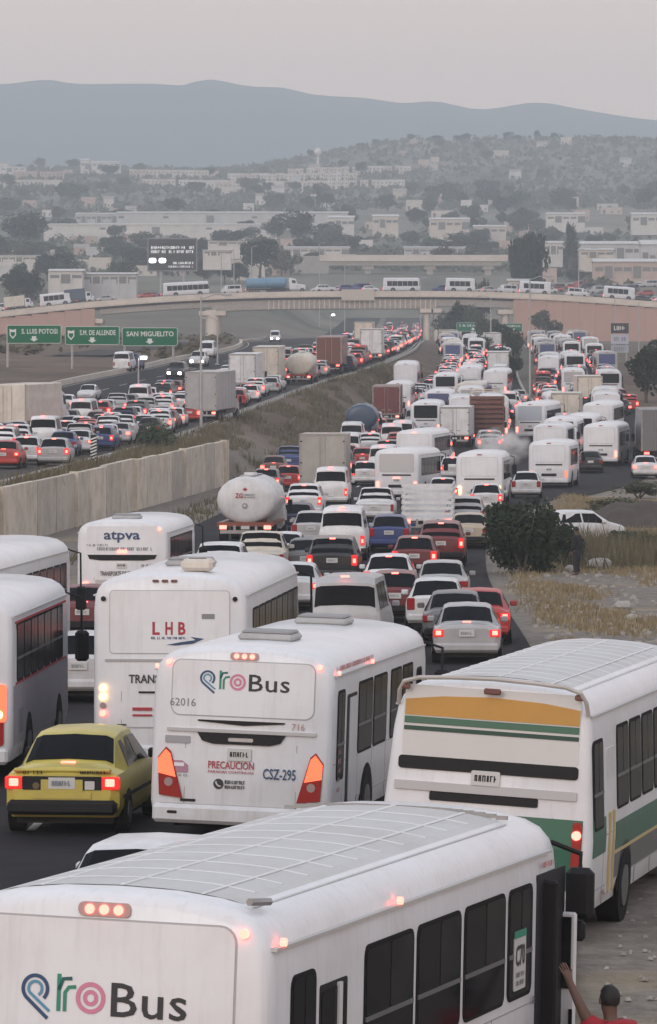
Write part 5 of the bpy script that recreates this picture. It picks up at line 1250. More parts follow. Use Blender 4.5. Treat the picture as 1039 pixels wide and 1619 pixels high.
d = 345; pole(318, 470, d, zU(d), 'tall lamp post on the highway edge rising above the tall grey box truck')
d = 520; pole(344, 505, d, zU(d), 'thin lamp post on the median left of the white box truck', arm=-1.2)
d = 465; pole(838, 440, d, zL(d)+.2, 'tall lamp post at the tip of the planted island')
d = 700; pole(776, 470, d, zL(d)+.2, 'lamp post among the island trees', arm=-1.4)
d = 430; pole(219, 566, d, zU(d), 'short lit lamp post under the rightmost green sign', head=lampon, arm=.2, r=.09)
d = 900; pole(523, 498, d, zU(d), 'lit lamp post in front of the overpass girders', head=lampon, arm=.2, r=.09)
d = 700; pole(972, 470, d, hgt((972-CX)*d/FPX, d), 'utility pole right of the stacked signboards', name='utility_pole', arm=0, grp=None, cat='pole'); d = 720; pole(1010, 478, d, hgt((1010-CX)*d/FPX, d), 'utility pole at the right edge before the pink wall', name='utility_pole', arm=0, grp=None, cat='pole')
for x, yt, yb, dd, lab in ((370,388,452,1240,'thin pole right of the billboard'), (398,390,450,1300,'pole on the slope left of the dark tree'), (505,385,455,1240,'pole above the blue tanker cab'), (545,420,456,1200,'pole under the second overpass'), (350,398,445,1240,'pole beside the low white sheds'), (665,120+320,462,1180,'short pole behind the overpass bus'), (868,400,462,1180,'pole right of the tall dark tree'), (915,395,470,1180,'pole behind the right ramp')):
    pole(x, yt, dd, hgt(px(x,0,dd).x, dd), lab, name='utility_pole', arm=.8, r=.16, grp='distant utility poles', cat='pole')
# striped marker at the road edge
d = solve(735, zU); mk = empty('hazard_marker', ((148-CX)*d/FPX, d, zU(d)+.05), label='black and white striped hazard marker at the highway edge', cat='marker')
for k in range(8):
    z = .12 + k*.165
    V = [(-.16,-.03,z),(.16,-.03,z+.12),(.16,-.03,z+.20),(-.16,-.03,z+.08),(-.16,.0,z),(.16,.0,z+.12),(.16,.0,z+.20),(-.16,.0,z+.08)]
    link('stripe', mesh('stripe', V, [(0,1,2,3),(0,4,5,1),(2,6,7,3)], wsign), parent=mk)
v, f = box(-.16, .16, 0, .12, 0, 1.55); link('board', mesh('board', v, f, trim), parent=mk)
# stacked signboards on the right, billboard behind the overpass
d = 640; p = px(980, 510, d); gb = hgt(p.x, d); bb = empty('sign_stack', (p.x, d, gb), label='dark, white and blue-grey boards stacked on two posts by the right arm', cat='sign')
for y0, y1, m_ in ((511, 527, mat('board_dark', (.03,.03,.04), .4)), (529, 544, mat('board_lilac', (.42,.44,.52), .5)), (546, 558, mat('board_grey', (.33,.36,.42), .5))):
    a, b = px(966, y1, d), px(994, y0, d); v, f = cbox(a.x-p.x, b.x-p.x, -.15, .1, a.z-gb, b.z-gb, .03); i = link('board', mesh('board', v, f, m_), parent=bb)
    v, f = fine_print(a.x-p.x+.4, b.x-p.x-.4, (a.z+b.z)/2-gb-.25, (a.z+b.z)/2-gb+.3, lambda u, v_, t: (u, -.15-t, v_), .02, int(y0)); link('fine_print', mesh('fine_print', v, f, wsign if y0 < 520 else GRYP), parent=i)
for s in (-1, 1): v, f = cyl((s*.9, .22, -.3), 'z', .1, px(980, 511, d).z-gb, 8); link('post', mesh('post', v, f, galv), parent=bb)
d = 1250; a, b = px(233, 429, d), px(312, 376, d); gb = hgt(a.x, d); bl = empty('billboard', ((a.x+b.x)/2, d, gb), label='black electronic billboard with white lines of text behind the overpass', cat='billboard')
w2 = (b.x-a.x)/2; v, f = cbox(-w2, w2, 0, 1, a.z-gb, b.z-gb, .1); link('cabinet', mesh('cabinet', v, f, mat('cabinet_grey', (.2,.2,.22), .6)), parent=bl)
v, f = box(-w2+.35, w2-.35, -.06, .1, a.z-gb+.35, b.z-gb-.35); sc = link('screen', mesh('screen', v, f, mat('screen_black', (.012,.012,.014), .3)), parent=bl)
zb = a.z-gb; led = mat('screen_text', (.6,.6,.6), .4, emit=(.9,.9,.92), es=.55); ledb = mat('screen_bright', (.9,.9,.9), .4, emit=(1,1,1), es=3)
mpb = lambda u, v_, t: (u, -.06-t, v_)
for u0, u1, z0, h_, sd in ((-5.6,5.8,5.9,.75,1), (-5.6,5.8,4.8,.75,2), (.2,5.6,1.9,.6,3), (-1,5.4,1.0,.5,4)):
    v, f = fine_print(u0, u1, zb+z0, zb+z0+h_, mpb, .03, sd); link('screen_text', mesh('screen_text', v, f, led), parent=sc)
for u in (-5.2, -2.6):
    v, f = plate(rrect(u-.95, u+.95, zb+2.2, zb+3.5, .5), mpb, .03); link('screen_patch', mesh('screen_patch', v, f, ledb), parent=sc)
for u in (-3, 3): v, f = cyl((u, .6, -.5), 'z', .35, a.z-gb+.6, 10); link('post', mesh('post', v, f, galv), parent=bl)
# ------------------------------------------------------------------ vegetation
def leaf_mat(n, c): return mat('leaf_' + n, c, .8, vary=.25, spec=.2, dirt=.6, dirtcol=tuple(v*.45 for v in c), scale=2.2)
LM = [leaf_mat('dark', (.035,.050,.030)), leaf_mat('mid', (.055,.075,.040)), leaf_mat('olive', (.085,.085,.045))]
bark = mat('bark', (.09,.07,.055), .95, dirt=.5)
def crown_mesh(seed, n=2200, lobes=13, leaf=.11, flat=1.0):
    rg = random.Random(seed); V, F = [], []
    L_ = [(Vector((rg.gauss(0,.42), rg.gauss(0,.42), rg.uniform(-.45,.55))), rg.uniform(.30,.55)) for _ in range(lobes)]
    for _ in range(n):
        c, r = rg.choice(L_); dv = Vector((rg.gauss(0,1), rg.gauss(0,1), rg.gauss(0,1))).normalized(); p = c + dv * r * rg.uniform(.55, 1.05); p.z *= flat
        a = Vector((rg.gauss(0,1), rg.gauss(0,1), rg.gauss(0,1))).normalized(); b = a.orthogonal().normalized(); s = leaf * rg.uniform(.5, 1.2)
        o = len(V); V += [p + a*s, p + b*s*.6, p - a*s*.8, p - b*s*.6 + dv*s*.3]; F.append((o, o+1, o+2, o+3))
    return V, F
CR = {}
def tree(X, Y, h, wd, m, label, seed, name='tree', group='trees', z=None, trunk=.25):
    """wd = crown width, h = total height"""
    k = (seed % 5, m)
    if k not in CR: V, F = crown_mesh(seed % 5 + 3); CR[k] = mesh('crown', V, F, LM[m])
    z = hgt(X, Y) if z is None else z
    e = empty(name, (X, Y, z), random.uniform(0, 6.28), label=label, cat='tree', group=group)
    c = link('crown', CR[k], parent=e); c.location = (0, 0, h*(.5 + trunk*.45)); c.scale = (wd/2*.95, wd/2*.95, h*(1-trunk)/2*.98)
    tp = ('trunk', round(h))
    if tp not in CR:
        v, f = tube([(0,0,-.3), (.05*h*.2,0,h*.25), (-.02*h,.02*h,h*.5), (.02*h,0,h*.75)], [h*.035, h*.028, h*.02, h*.008], 6); br = []
        for q in range(4): a = q*1.7; br.append(tube([(0,0,h*(.3+.08*q)), (.12*h*math.cos(a), .12*h*math.sin(a), h*(.45+.08*q))], [h*.014, h*.005], 5))
        v, f = join((v, f), *br); CR[tp] = mesh('trunk', v, f, bark)
    link('trunk', CR[tp], parent=e)
def tree_px(x, ytop, ybot, wpx, d, m, label, seed, **k):
    s = FPX/d; X = (x-CX)/s; base = px(x, ybot, d).z; g = hgt(X, d); top = px(x, ytop, d).z
    tree(X, d, top - g, wpx/s, m, label, seed, z=g, **k)
tree_px(32, 330, 400, 78, 1700, 0, 'broad dark tree at the left edge below the town', 1); tree_px(472, 330, 405, 66, 1800, 0, 'large rounded tree left of the second overpass', 2)
tree_px(836, 355, 445, 58, 1130, 0, 'tall dark columnar tree right of the second overpass', 3, trunk=.05); tree_px(902, 345, 400, 26, 1500, 0, 'slim dark tree right of the tall columnar one', 4)
tree_px(20, 418, 465, 50, 1150, 0, 'dark tree at the left edge behind the ramp', 6); tree_px(52, 424, 465, 34, 1150, 0, 'smaller dark tree beside the white building', 7)
tree_px(412, 374, 440, 62, 1350, 0, 'dense dark tree right of the low white sheds', 8); tree_px(355, 405, 440, 40, 1340, 0, 'low dark tree under the sheds', 9)
tree_px(1022, 545, 620, 84, 470, 0, 'big dark tree at the right edge above the queue', 10, trunk=.12); tree_px(1060, 520, 620, 90, 520, 0, 'taller dark tree cut off by the right edge', 11)
for i, (x, yt, wp, dd) in enumerate([(724,474,44,960),(748,480,36,930),(706,492,36,980),(770,500,38,820),(795,508,36,760),(758,528,34,690),(735,532,38,760),(815,520,34,640),(790,545,34,580),(712,530,30,840),(808,560,30,530)]):
    tree_px(x, yt, 0, wp, dd, i % 2, 'dark leafy tree on the planted island, ' + ['behind the left green sign','below the overpass deck','nearest the centre pier','beside the island lamp post','right of the island lamp post','low in front of the green sign','left end of the island row','at the right green sign','close to the island tip','between the pier and the sign','smallest at the island tip'][i], 20+i, group='trees on the island', trunk=.12)
tree_px(763, 436, 0, 34, 1085, 0, 'tree rising above the overpass right of the minibus', 40, group='trees by the overpass'); tree_px(852, 488, 0, 40, 1000, 2, 'bushy tree against the right pink wall', 41, group='trees by the overpass'); tree_px(872, 505, 0, 26, 960, 0, 'small tree at the foot of the right pink wall', 42, group='trees by the overpass')
tree_px(60, 544, 0, 30, 980, 2, 'low tree below the leftmost green sign', 43, group='trees by the overpass'); tree_px(146, 545, 0, 26, 980, 2, 'low tree below the middle green sign', 44, group='trees by the overpass'); tree_px(110, 548, 0, 22, 960, 0, 'palm-like low tree by the sign post', 45, group='trees by the overpass')
rg = random.Random(21)
bands = [(1350, 1700, 46, 5, 9, 'on the slope behind the overpasses'), (1750, 2150, 52, 6, 10, 'around the long warehouses'), (2200, 2700, 60, 6, 11, 'below the rows of houses'), (2800, 3300, 22, 5, 9, 'on the hillside'), (1490, 1640, 46, 5, 10, 'on the cut slope behind the overpasses')]
n = 0
for y0, y1, cnt, h0, h1, wh in bands:
    for _ in range(cnt):
        Y = rg.uniform(y0, y1); X = rg.uniform(-.085, .085) * Y
        if Y < 1480 and -16 < X < 60: continue
        if Y < 1550 and 470 < CX + X*FPX/Y < 830: continue
        hh = rg.uniform(h0, h1); m = rg.randrange(3); n += 1
        tree(X, Y, hh, hh*rg.uniform(.8, 1.5), m, 'distant %s tree %s' % (['dark','green','olive'][m], wh), n, group='distant trees ' + wh, trunk=.12)
# far scrub that reads as one mass
V, F = [], []; base = [crown_mesh(90+i, 26, 3, .42) for i in range(6)]
for i in range(15000):
    Y = 1180 + 2500 * rg.random()**.8 if i < 7500 else rg.uniform(1484, 1760) if i < 9500 else rg.uniform(2300, 3450); X = rg.uniform(-.10, .10) * Y
    if Y < 1480 and -16 < X < 60: continue
    if Y < 1545 and 470 < CX + X*FPX/Y < 830: continue
    if i < 7500 and noise.noise(Vector((X*.008, Y*.004, 1.7))) < -.12: continue
    s = rg.uniform(.8, 2.6); z = hgt(X, Y); bv, bf = base[rg.randrange(6)]; o = len(V)
    V += [(X + v.x*s*1.2, Y + v.y*s, z + (v.z+.55)*s) for v in bv]; F += [tuple(i+o for i in q) for q in bf]
link('scrub', mesh('scrub', V, F, mat('scrub_leaf', (.12,.125,.09), .9, dirt=.7, dirtcol=(.10,.095,.06), scale=.06, spec=.1)), kind='stuff', label='grey-green scrub covering the far slopes')
V, F = [], []
for i in range(520):
    Y = rg.uniform(545, 1030); X = xUR(Y) - 26 - 14*smooth((Y-600)/400) - rg.random()**1.5*60
    if 33 < xUR(Y) - X < 44 and Y < 900: continue
    s = rg.uniform(.3, 1.3); z = hgt(X, Y); bv, bf = base[rg.randrange(6)]; o = len(V)
    V += [(X + v.x*s*1.3, Y + v.y*s, z + (v.z+.5)*s*.8) for v in bv]; F += [tuple(q_+o for q_ in q) for q in bf]
link('field_scrub', mesh('field_scrub', V, F, mat('scrub_dry', (.13,.105,.065), .9, dirt=.7, dirtcol=(.06,.065,.04), scale=.1, spec=.1)), kind='stuff', label='dry scrub dotted over the brown field under the signs')
# scrub on the pine ridge skyline
for i in range(16):
    Y = 3280; X = (rg.uniform(440, 900)-CX)*Y/FPX; tree(X, Y, rg.uniform(4, 8), rg.uniform(4, 9), 0, 'dark tree standing on the hill skyline', i+3, group='trees on the skyline')

def tufts(name, pts, m, hmin, hmax, nb, spread, label, seed):
    rg = random.Random(seed); V, F = [], []
    for X, Y in pts:
        z = hgt(X, Y); sc = rg.uniform(hmin, hmax)
        for _ in range(nb):
            a = rg.uniform(0, 6.28); bx, by = X + rg.gauss(0, spread), Y + rg.gauss(0, spread); ln = sc*rg.uniform(.5, 1.1); wv = .012 + .02*rg.random() + .0005*Y*.1
            tx, ty = bx + ln*.45*math.cos(a), by + ln*.45*math.sin(a); px_, py_ = -math.sin(a)*wv, math.cos(a)*wv; o = len(V)
            V += [(bx-px_-.01, by-py_, z-.03), (bx+px_+.01, by+py_, z-.03), (tx, ty, z+ln)]; F.append((o, o+1, o+2))
    link(name, mesh(name, V, F, m), kind='stuff', label=label)
straw = mat('dry_grass', (.34,.275,.17), .9, dirt=.7, dirtcol=(.20,.16,.09), scale=.5, spec=.1); straw2 = mat('dry_weeds', (.19,.165,.11), .9, dirt=.7, dirtcol=(.10,.10,.05), scale=.6, spec=.1)
rg = random.Random(31)
pts = []
for _ in range(2600):
    Y = rg.uniform(190, 520); a, b = xUR(Y) + .5, (xB(Y) - .4 if Y < 296 else xLL(Y) - .8); X = a + (b-a)*rg.random()
    if noise.noise(Vector((X*.3, Y*.08, 2))) > -.15: pts.append((X, Y))
tufts('dry_grass', pts, straw2, .25, .75, 12, .28, 'dry brownish grass on the verge above the retaining wall', 1)
pts = []
while len(pts) < 5200:
    Y = rg.uniform(96, 262); r = rg.random(); X = xLR(Y) + .9 + r*13
    q = noise.noise(Vector((X*.22, Y*.07, 5)))
    if q > .02: pts.append((X, Y))
tufts('dry_grass', pts, straw, .07, .27, 13, .28, 'low straw-coloured grass on the dirt right of the road', 2)
pts = [(rg.gauss(12.4, 2.2), rg.gauss(186, 6)) for _ in range(620)]; pts = [p for p in pts if p[0] > xLR(p[1]) + 2.4]
tufts('tall_dry_grass', pts, straw2, .5, 1.25, 18, .32, 'tall dry weeds right of the bush', 3)
pts = [(xLL(Y) - rg.uniform(.2, 2.2), Y) for Y in [rg.uniform(180, 300) for _ in range(260)]]; tufts('wall_weeds', pts, straw2, .15, .6, 10, .2, 'weeds along the foot of the retaining wall', 4)
# stones and litter on the shoulder
V, F = [], []
for _ in range(1500):
    Y = 36 + 90*rg.random()**1.4; X = xLR(Y) + .3 + rg.random()*5; s = rg.uniform(.012, .05)*(1 + (rg.random() < .02)*1.5); z = hgt(X, Y); o = len(V)
    for a in range(5): q = a*1.2566 + rg.random()*.6; V.append((X + s*math.cos(q), Y + s*math.sin(q), z-.01))
    tx, ty = rg.gauss(0, s*.15), rg.gauss(0, s*.15)
    for a in range(5): v0 = V[o+a]; k_ = rg.uniform(.45, .75); V.append((X + tx + (v0[0]-X)*k_, Y + ty + (v0[1]-Y)*k_, z + s*rg.uniform(.35, .6)))
    F += [(o+a, o+(a+1) % 5, o+5+(a+1) % 5, o+5+a) for a in range(5)] + [tuple(range(o+5, o+10))]
for _ in range(1100):
    Y = rg.uniform(112, 200); X = xLR(Y) + .5 + rg.random()*9; s = rg.uniform(.04, .16); z = hgt(X, Y); o = len(V)
    for a in range(5): q = a*1.2566 + rg.random()*.6; V.append((X + s*math.cos(q), Y + s*math.sin(q), z-.02))
    for a in range(5): v0 = V[o+a]; k_ = rg.uniform(.4, .75); V.append((X + (v0[0]-X)*k_, Y + (v0[1]-Y)*k_, z + s*rg.uniform(.3, .6)))
    F += [(o+a, o+(a+1) % 5, o+5+(a+1) % 5, o+5+a) for a in range(5)] + [tuple(range(o+5, o+10))]
link('gravel', mesh('gravel', V, F, mat('gravel_stone', (.34,.31,.28), .95, dirt=.7, scale=3)), kind='stuff', label='loose stones on the gravel shoulder')
def bush(X, Y, wd, h, label, seed, m, dep=None, n=5200, leaf=.085):
    z = hgt(X, Y) ; V, F = crown_mesh(seed, n, 16, leaf); e = empty('bush', (X, Y, z), label=label, cat='bush')
    V = [(v.x*wd/2*.92, v.y*(dep or wd)/2*.92, max(.02, (v.z*.5+.42)*h*1.05)) for v in V]
    link('foliage', mesh('foliage', V, F, LM[m]), parent=e)
    st = [tube([(0,0,-.1), (.3*wd*math.cos(a)*.5, .3*wd*math.sin(a)*.5, h*.35), (.32*wd*math.cos(a), .32*wd*math.sin(a), h*.65)], [.06,.04,.015], 5) for a in (0, 1.2, 2.5, 3.7, 5)]
    v, f = join(*st); link('stem', mesh('stem', v, f, bark), parent=e)
d = 172; bush((828-CX)*d/FPX, d, 3.5, 3.15, 'large dark green bush at the road edge', 61, 0, 2.8, n=10000, leaf=.07)
d = 176; bush((905-CX)*d/FPX, d+1, 1.5, 1.25, 'low dark shrub joined to the big bush, right side', 62, 0, n=1800)
d = 214; bush((1015-CX)*d/FPX, d+16, 3.6, 1.0, 'low dark green shrub behind the earth heap', 63, 2, n=2600); d = 262; bush((1010-CX)*d/FPX, d, 3.2, 1.0, 'dark shrub farther back by the service road bend', 64, 2, n=2000)
d = 200; bush((935-CX)*d/FPX, d+14, 2.6, .8, 'small shrub left of the earth heap', 65, 2, n=1600)
d = 190; bush((985-CX)*d/FPX, d, 2.4, 1.1, 'low dark scrub in the tall weeds right of the bush', 67, 0, n=1800); bush((1035-CX)*d/FPX, d-4, 2.2, 1.2, 'dark scrub at the right edge below the earth heap', 68, 0, n=1800)
d = 292; bush((243-CX)*d/FPX, d, 2.6, 1.9, 'green bush on the verge right of the white pickup', 66, 1, n=3000)
# heap of dark earth behind the weeds
V, F = [], []; hx, hy, n = 14.6, 219, 26
for j in range(n):
    for i in range(n):
        u, v = i/(n-1)*2-1, j/(n-1)*2-1; r = min(1, math.hypot(u, v)); X, Y = hx + u*4.6, hy + v*3.2
        V.append((X, Y, hgt(X, Y) - .08 + (1.15*(1-r*r)**1.1 if r < 1 else 0)*(1 + .35*nz(X, Y, .9)) + .12*nz(X, Y, 2.2)*(1-r)))
F = [(j*n+i, j*n+i+1, (j+1)*n+i+1, (j+1)*n+i) for j in range(n-1) for i in range(n-1) if math.hypot((i+.5)/(n-1)*2-1, (j+.5)/(n-1)*2-1) < 1]
link('earth_mound', mesh('earth_mound', V, F, mat('dark_soil', (.062,.048,.042), .95, dirt=.6, dirtcol=(.11,.09,.075), scale=2, bump=.5), smooth=True, ang=60), label='heap of dark earth behind the tall dry weeds', cat='mound')
# pale rocks beside the bush
for i, (x, y, s) in enumerate([(925,893,.35),(948,902,.5),(965,890,.3),(905,905,.3),(985,960,.3),(1000,975,.25)]):
    d = solve(y, zL); X = (x-CX)*d/FPX; bm = bmesh.new(); bmesh.ops.create_icosphere(bm, subdivisions=2, radius=s)
    for v in bm.verts: v.co += v.co.normalized()*s*.35*noise.noise(v.co*3/s + Vector((i,0,0))); v.co.z *= .6
    me = bpy.data.meshes.new('rock'); bm.to_mesh(me); bm.free(); me.materials.append(mat('rock_pale', (.38,.36,.33), .9, dirt=.5))
    link('rock', me, label=['pale rock at the foot of the bush','largest pale rock right of the bush','pale rock below the tall weeds','small pale rock under the dark shrub','pale stone in the straw grass','smallest pale stone by the right edge'][i], cat='rock', group='pale rocks', loc=(X, d, hgt(X, d)+s*.25))

# ------------------------------------------------------------------ buildings behind the overpass
win = mat('window_far', (.19,.185,.18), .5)
BC = [mat('render_%d' % i, c, .9, dirt=.5, dirtcol=tuple(v*.6 for v in c), scale=.3) for i, c in enumerate([(.66,.59,.52),(.60,.50,.42),(.70,.66,.62),(.55,.42,.36),(.58,.57,.56)])]
rf = mat('flat_roof', (.38,.33,.30), .9, dirt=.5); tin = mat('tin_roof', (.62,.60,.58), .6, dirt=.4)
def build_house(W_, D_, H_, c, nw, nf, pitched=False):
    P = Parts(); i = P.add('wall', box(0, W_, 0, D_, -2.5, H_), BC[c])
    if pitched: P.add('roof', ([(-.2,-.3,H_),(W_+.2,-.3,H_),(W_+.2,D_+.3,H_),(-.2,D_+.3,H_),(-.2,D_/2,H_+1.4),(W_+.2,D_/2,H_+1.4)], [(0,1,5,4),(2,3,4,5),(0,4,3),(1,2,5),(3,2,1,0)]), rf)
    else: P.add('parapet', join(box(-.08, W_+.08, -.08, .12, H_+.002, H_+.5), box(-.08, .12, .12, D_, H_+.002, H_+.5), box(W_-.12, W_+.08, .12, D_, H_+.002, H_+.5)), BC[c])
    for f_ in range(nf):
        for k in range(nw):
            u = (k+.5)*W_/nw; z = f_*2.2+.7; j = P.add('window', box(u-.42, u+.42, -.05, .05, z, z+.95), win); P.add('sill', box(u-.5, u+.5, -.14, .02, z-.1, z-.002), conc_l, j)
    P.add('door', box(W_*.08, W_*.08+.9, -.06, .05, 0, 2.1), mat('door_far', (.16,.10,.08), .7))
    return P
def house(x, yb, d, W_, H_, c, nw, nf, label, D_=8, pitched=False, merge=True, group=None, yaw=0, name='house'):
    X = (x-CX)*d/FPX; emit(('house', W_, D_, H_, c, nw, nf, pitched), lambda: build_house(W_, D_, H_, c, nw, nf, pitched), name, (X, d, px(x, yb, d).z if yb else hgt(X+W_/2, d)), yaw, 0, label, 'building' if name != 'house' else 'house', group, merge=merge)
rg = random.Random(77)
# rows of identical town houses
G = 'rows of pale town houses'
for r, (x0, x1, d, yb) in enumerate([(225,400,2760,290),(300,470,2700,296),(420,640,2760,291),(360,560,2840,282),(455,640,2900,280),(205,330,2900,281),(20,90,2850,275),(0,60,2700,297)]):
    x = x0; W_ = 4.6
    while x < x1:
        c = 3 if r == 6 else rg.choice([0,1,0,2]); X = (x-CX)*d/FPX
        house(x, None, d + rg.uniform(-6, 6), W_, 4.6, c, 2, 2, 'pale two-storey town house ' + ['in the long row above the warehouse','in the lower left row','in the right-hand row','in the upper middle row','in the topmost right row','in the far left row','in the pinkish row at the left edge','in the short row by the left tree'][r], group=G)
        x += (W_+.25)*FPX/d + (rg.random() < .12)*5
# long warehouses
def shed(x0, x1, ytop, ybot, d, label, c=2, roofm=None, D_=22, bays=8):
    a, b = px(x0, ybot, d), px(x1, ytop, d); W_, H_ = b.x-a.x, b.z-a.z; P = Parts()
    P.add('wall', box(0, W_, 0, D_, -4, H_*.82), BC[c]); P.add('roof', ([(-.4,-.5,H_*.82),(W_+.4,-.5,H_*.82),(W_+.4,D_*.5,H_),(-.4,D_*.5,H_),(W_+.4,D_+.5,H_*.82),(-.4,D_+.5,H_*.82)], [(0,1,2,3),(3,2,4,5),(0,3,5),(1,4,2)]), roofm or tin)
    for k in range(bays):
        u = (k+.5)*W_/bays
        if bays > 12 and k % 5: pass
        elif k % 3 == 1: P.add('door', box(u-1.6, u+1.6, -.1, .1, 0, min(H_*.6, 4)), win)
        else: P.add('window', box(u-1.2, u+1.2, -.08, .1, H_*.35, H_*.55), win)
        P.add('pilaster', box(k*W_/bays-.2, k*W_/bays+.2, -.25, .05, -4, H_*.8), BC[c])
    emit(('shed', label), lambda: P, 'warehouse', (a.x, d, a.z), 0, 0, label, 'building', 'sheds and warehouses')
shed(185, 550, 333, 352, 2050, 'very long grey-white warehouse across the middle distance', 4, bays=26); shed(70, 440, 352, 369, 1950, 'long low white shed in front of the longest warehouse', 2, bays=22)
shed(120, 185, 335, 352, 2060, 'greenish shed at the left end of the longest warehouse', 4); shed(-20, 70, 402, 414, 1500, 'long pale shed at the left edge with trailers', 2)
shed(330, 390, 380, 388, 1420, 'small white-roofed shed right of the billboard', 2, D_=10, bays=4); shed(322, 365, 394, 404, 1330, 'low white shed just right of the billboard', 2, D_=10, bays=4)
shed(450, 552, 389, 402, 1600, 'white trailer-like shed at the start of the second overpass', 2, D_=10); shed(640, 735, 389, 402, 1620, 'pale shed above the second overpass deck', 4, D_=10)
shed(680, 742, 343, 363, 1900, 'cream building with dark windows above the second overpass', 0, D_=14, bays=5); shed(590, 630, 338, 360, 1950, 'pale building among trees above the second overpass', 0, D_=14, bays=4)
shed(920, 1015, 380, 410, 1480, 'pale green-grey building on the right slope', 4, D_=16, bays=7); shed(918, 970, 392, 408, 1400, 'cream flat building in front of the green-grey one', 0, D_=12, bays=4)
shed(860, 890, 380, 402, 1500, 'small white house-like shed right of the columnar tree', 2, D_=10, bays=3); shed(1000, 1060, 335, 356, 1900, 'pale building at the right edge among trees', 2, D_=12, bays=5)
shed(1015, 1060, 378, 425, 1420, 'grey apartment block at the right edge', 4, D_=14, bays=4); shed(750, 800, 355, 372, 1850, 'cream house group behind the tall dark tree', 0, D_=12, bays=4)
shed(78, 130, 424, 448, 1170, 'white flat building left of the billboard', 2, D_=14, bays=3); shed(132, 215, 430, 448, 1180, 'grey walled yard building beside the white one', 4, D_=10, bays=6)
shed(520, 560, 340, 362, 1950, 'white building right of the rounded tree', 2, D_=12, bays=4); shed(865, 925, 335, 352, 1960, 'white clustered building high on the right', 2, D_=12, bays=5)
shed(0, 40, 262, 272, 3000, 'white block at the far left edge of the town', 2, D_=20, bays=4); shed(128, 140, 250, 268, 3050, 'pale tower block on the left skyline', 2, D_=10, bays=2); shed(145, 190, 254, 266, 3080, 'pale long block beside the tower', 2, D_=14, bays=5)
shed(805, 835, 440, 462, 1120, 'pale low hut behind the right ramp', 0, D_=8, bays=3); shed(940, 1060, 408, 440, 1350, 'reddish yard wall with roofs on the right slope', 3, D_=12, bays=8)
# scattered houses
for i in range(120):
    d = rg.choice([rg.uniform(1350, 1750), rg.uniform(1800, 2500), rg.uniform(2500, 3250)]); x = rg.uniform(-80, 1120); X = (x-CX)*d/FPX
    if d < 1500 and abs(X-20) < 34: continue
    c = rg.randrange(5); W_ = rg.choice([5, 7, 10]); 
    wh = 'among the trees behind the overpasses' if d < 1780 else 'in the middle distance' if d < 2520 else 'on the far hillside'
    house(x, None, d, W_, rg.choice([2.8, 4.6]), c, 3, 1, '%s %s house %s' % ({5:'small',7:'plain',10:'wide'}[W_], ['beige','tan','white','brick-pink','grey'][c], wh), pitched=rg.random() < .25, group='scattered houses ' + wh)
for i, (x0, x1, y0, y1, d) in enumerate([(170,215,503,520,1140),(222,262,498,512,1180),(270,300,505,522,1120),(345,392,502,515,1150),(400,425,500,511,1190),(60,92,548,562,985),(120,140,547,560,985),(860,905,528,545,1000)]):
    shed(x0, x1, y0, y1, d, ['low pale building seen under the left end of the overpass','grey-white shed under the overpass above the right green sign','small building beside the overpass pier','low shed right of the thick overpass pier','smaller shed near the middle overpass pier','white house below the leftmost green sign','white house beside the sign post','pale hut with a dark opening at the foot of the right pink wall'][i], (2,4,0,4,2,2,2,0)[i], D_=8, bays=3)
# water tank tower on the hill
d = 3000; p = px(503, 252, d); wt = empty('water_tower', (p.x, d, hgt(p.x, d)), label='white round water tower on the hill slope', cat='tower')
h = px(503, 240, d).z - wt.location.z; bm = bmesh.new(); bmesh.ops.create_uvsphere(bm, u_segments=16, v_segments=10, radius=2.6); me = bpy.data.meshes.new('tank'); bm.to_mesh(me); bm.free(); me.materials.append(BC[2]); t = link('tank', me, parent=wt); t.location = (0, 0, h)
v, f = cyl((0,0,-1), 'z', .7, h, 10); link('column', mesh('column', v, f, BC[2]), parent=wt)
# parked cars on the far right slope
for i in range(34):
    d = rg.uniform(1180, 1320); x = rg.uniform(830, 1060); X = (x-CX)*d/FPX; kd = rg.choice(['sedan','hatch','suv','van']); col = rg.choice(['white','silver','grey','red','black'])
    if X < 56: continue
    emit(('car', kd, col, False, False, False), lambda: build_car(kd, col, False, False)[0], CATN[kd][0], (X, d, hgt(X, d)+.1), rg.uniform(-.3, .3) + R(90), 0, '%s %s parked behind the right ramp' % (col, {'sedan':'sedan','hatch':'hatchback','suv':'SUV','van':'van'}[kd]), CATN[kd][1], 'cars parked behind the right ramp', merge=True)

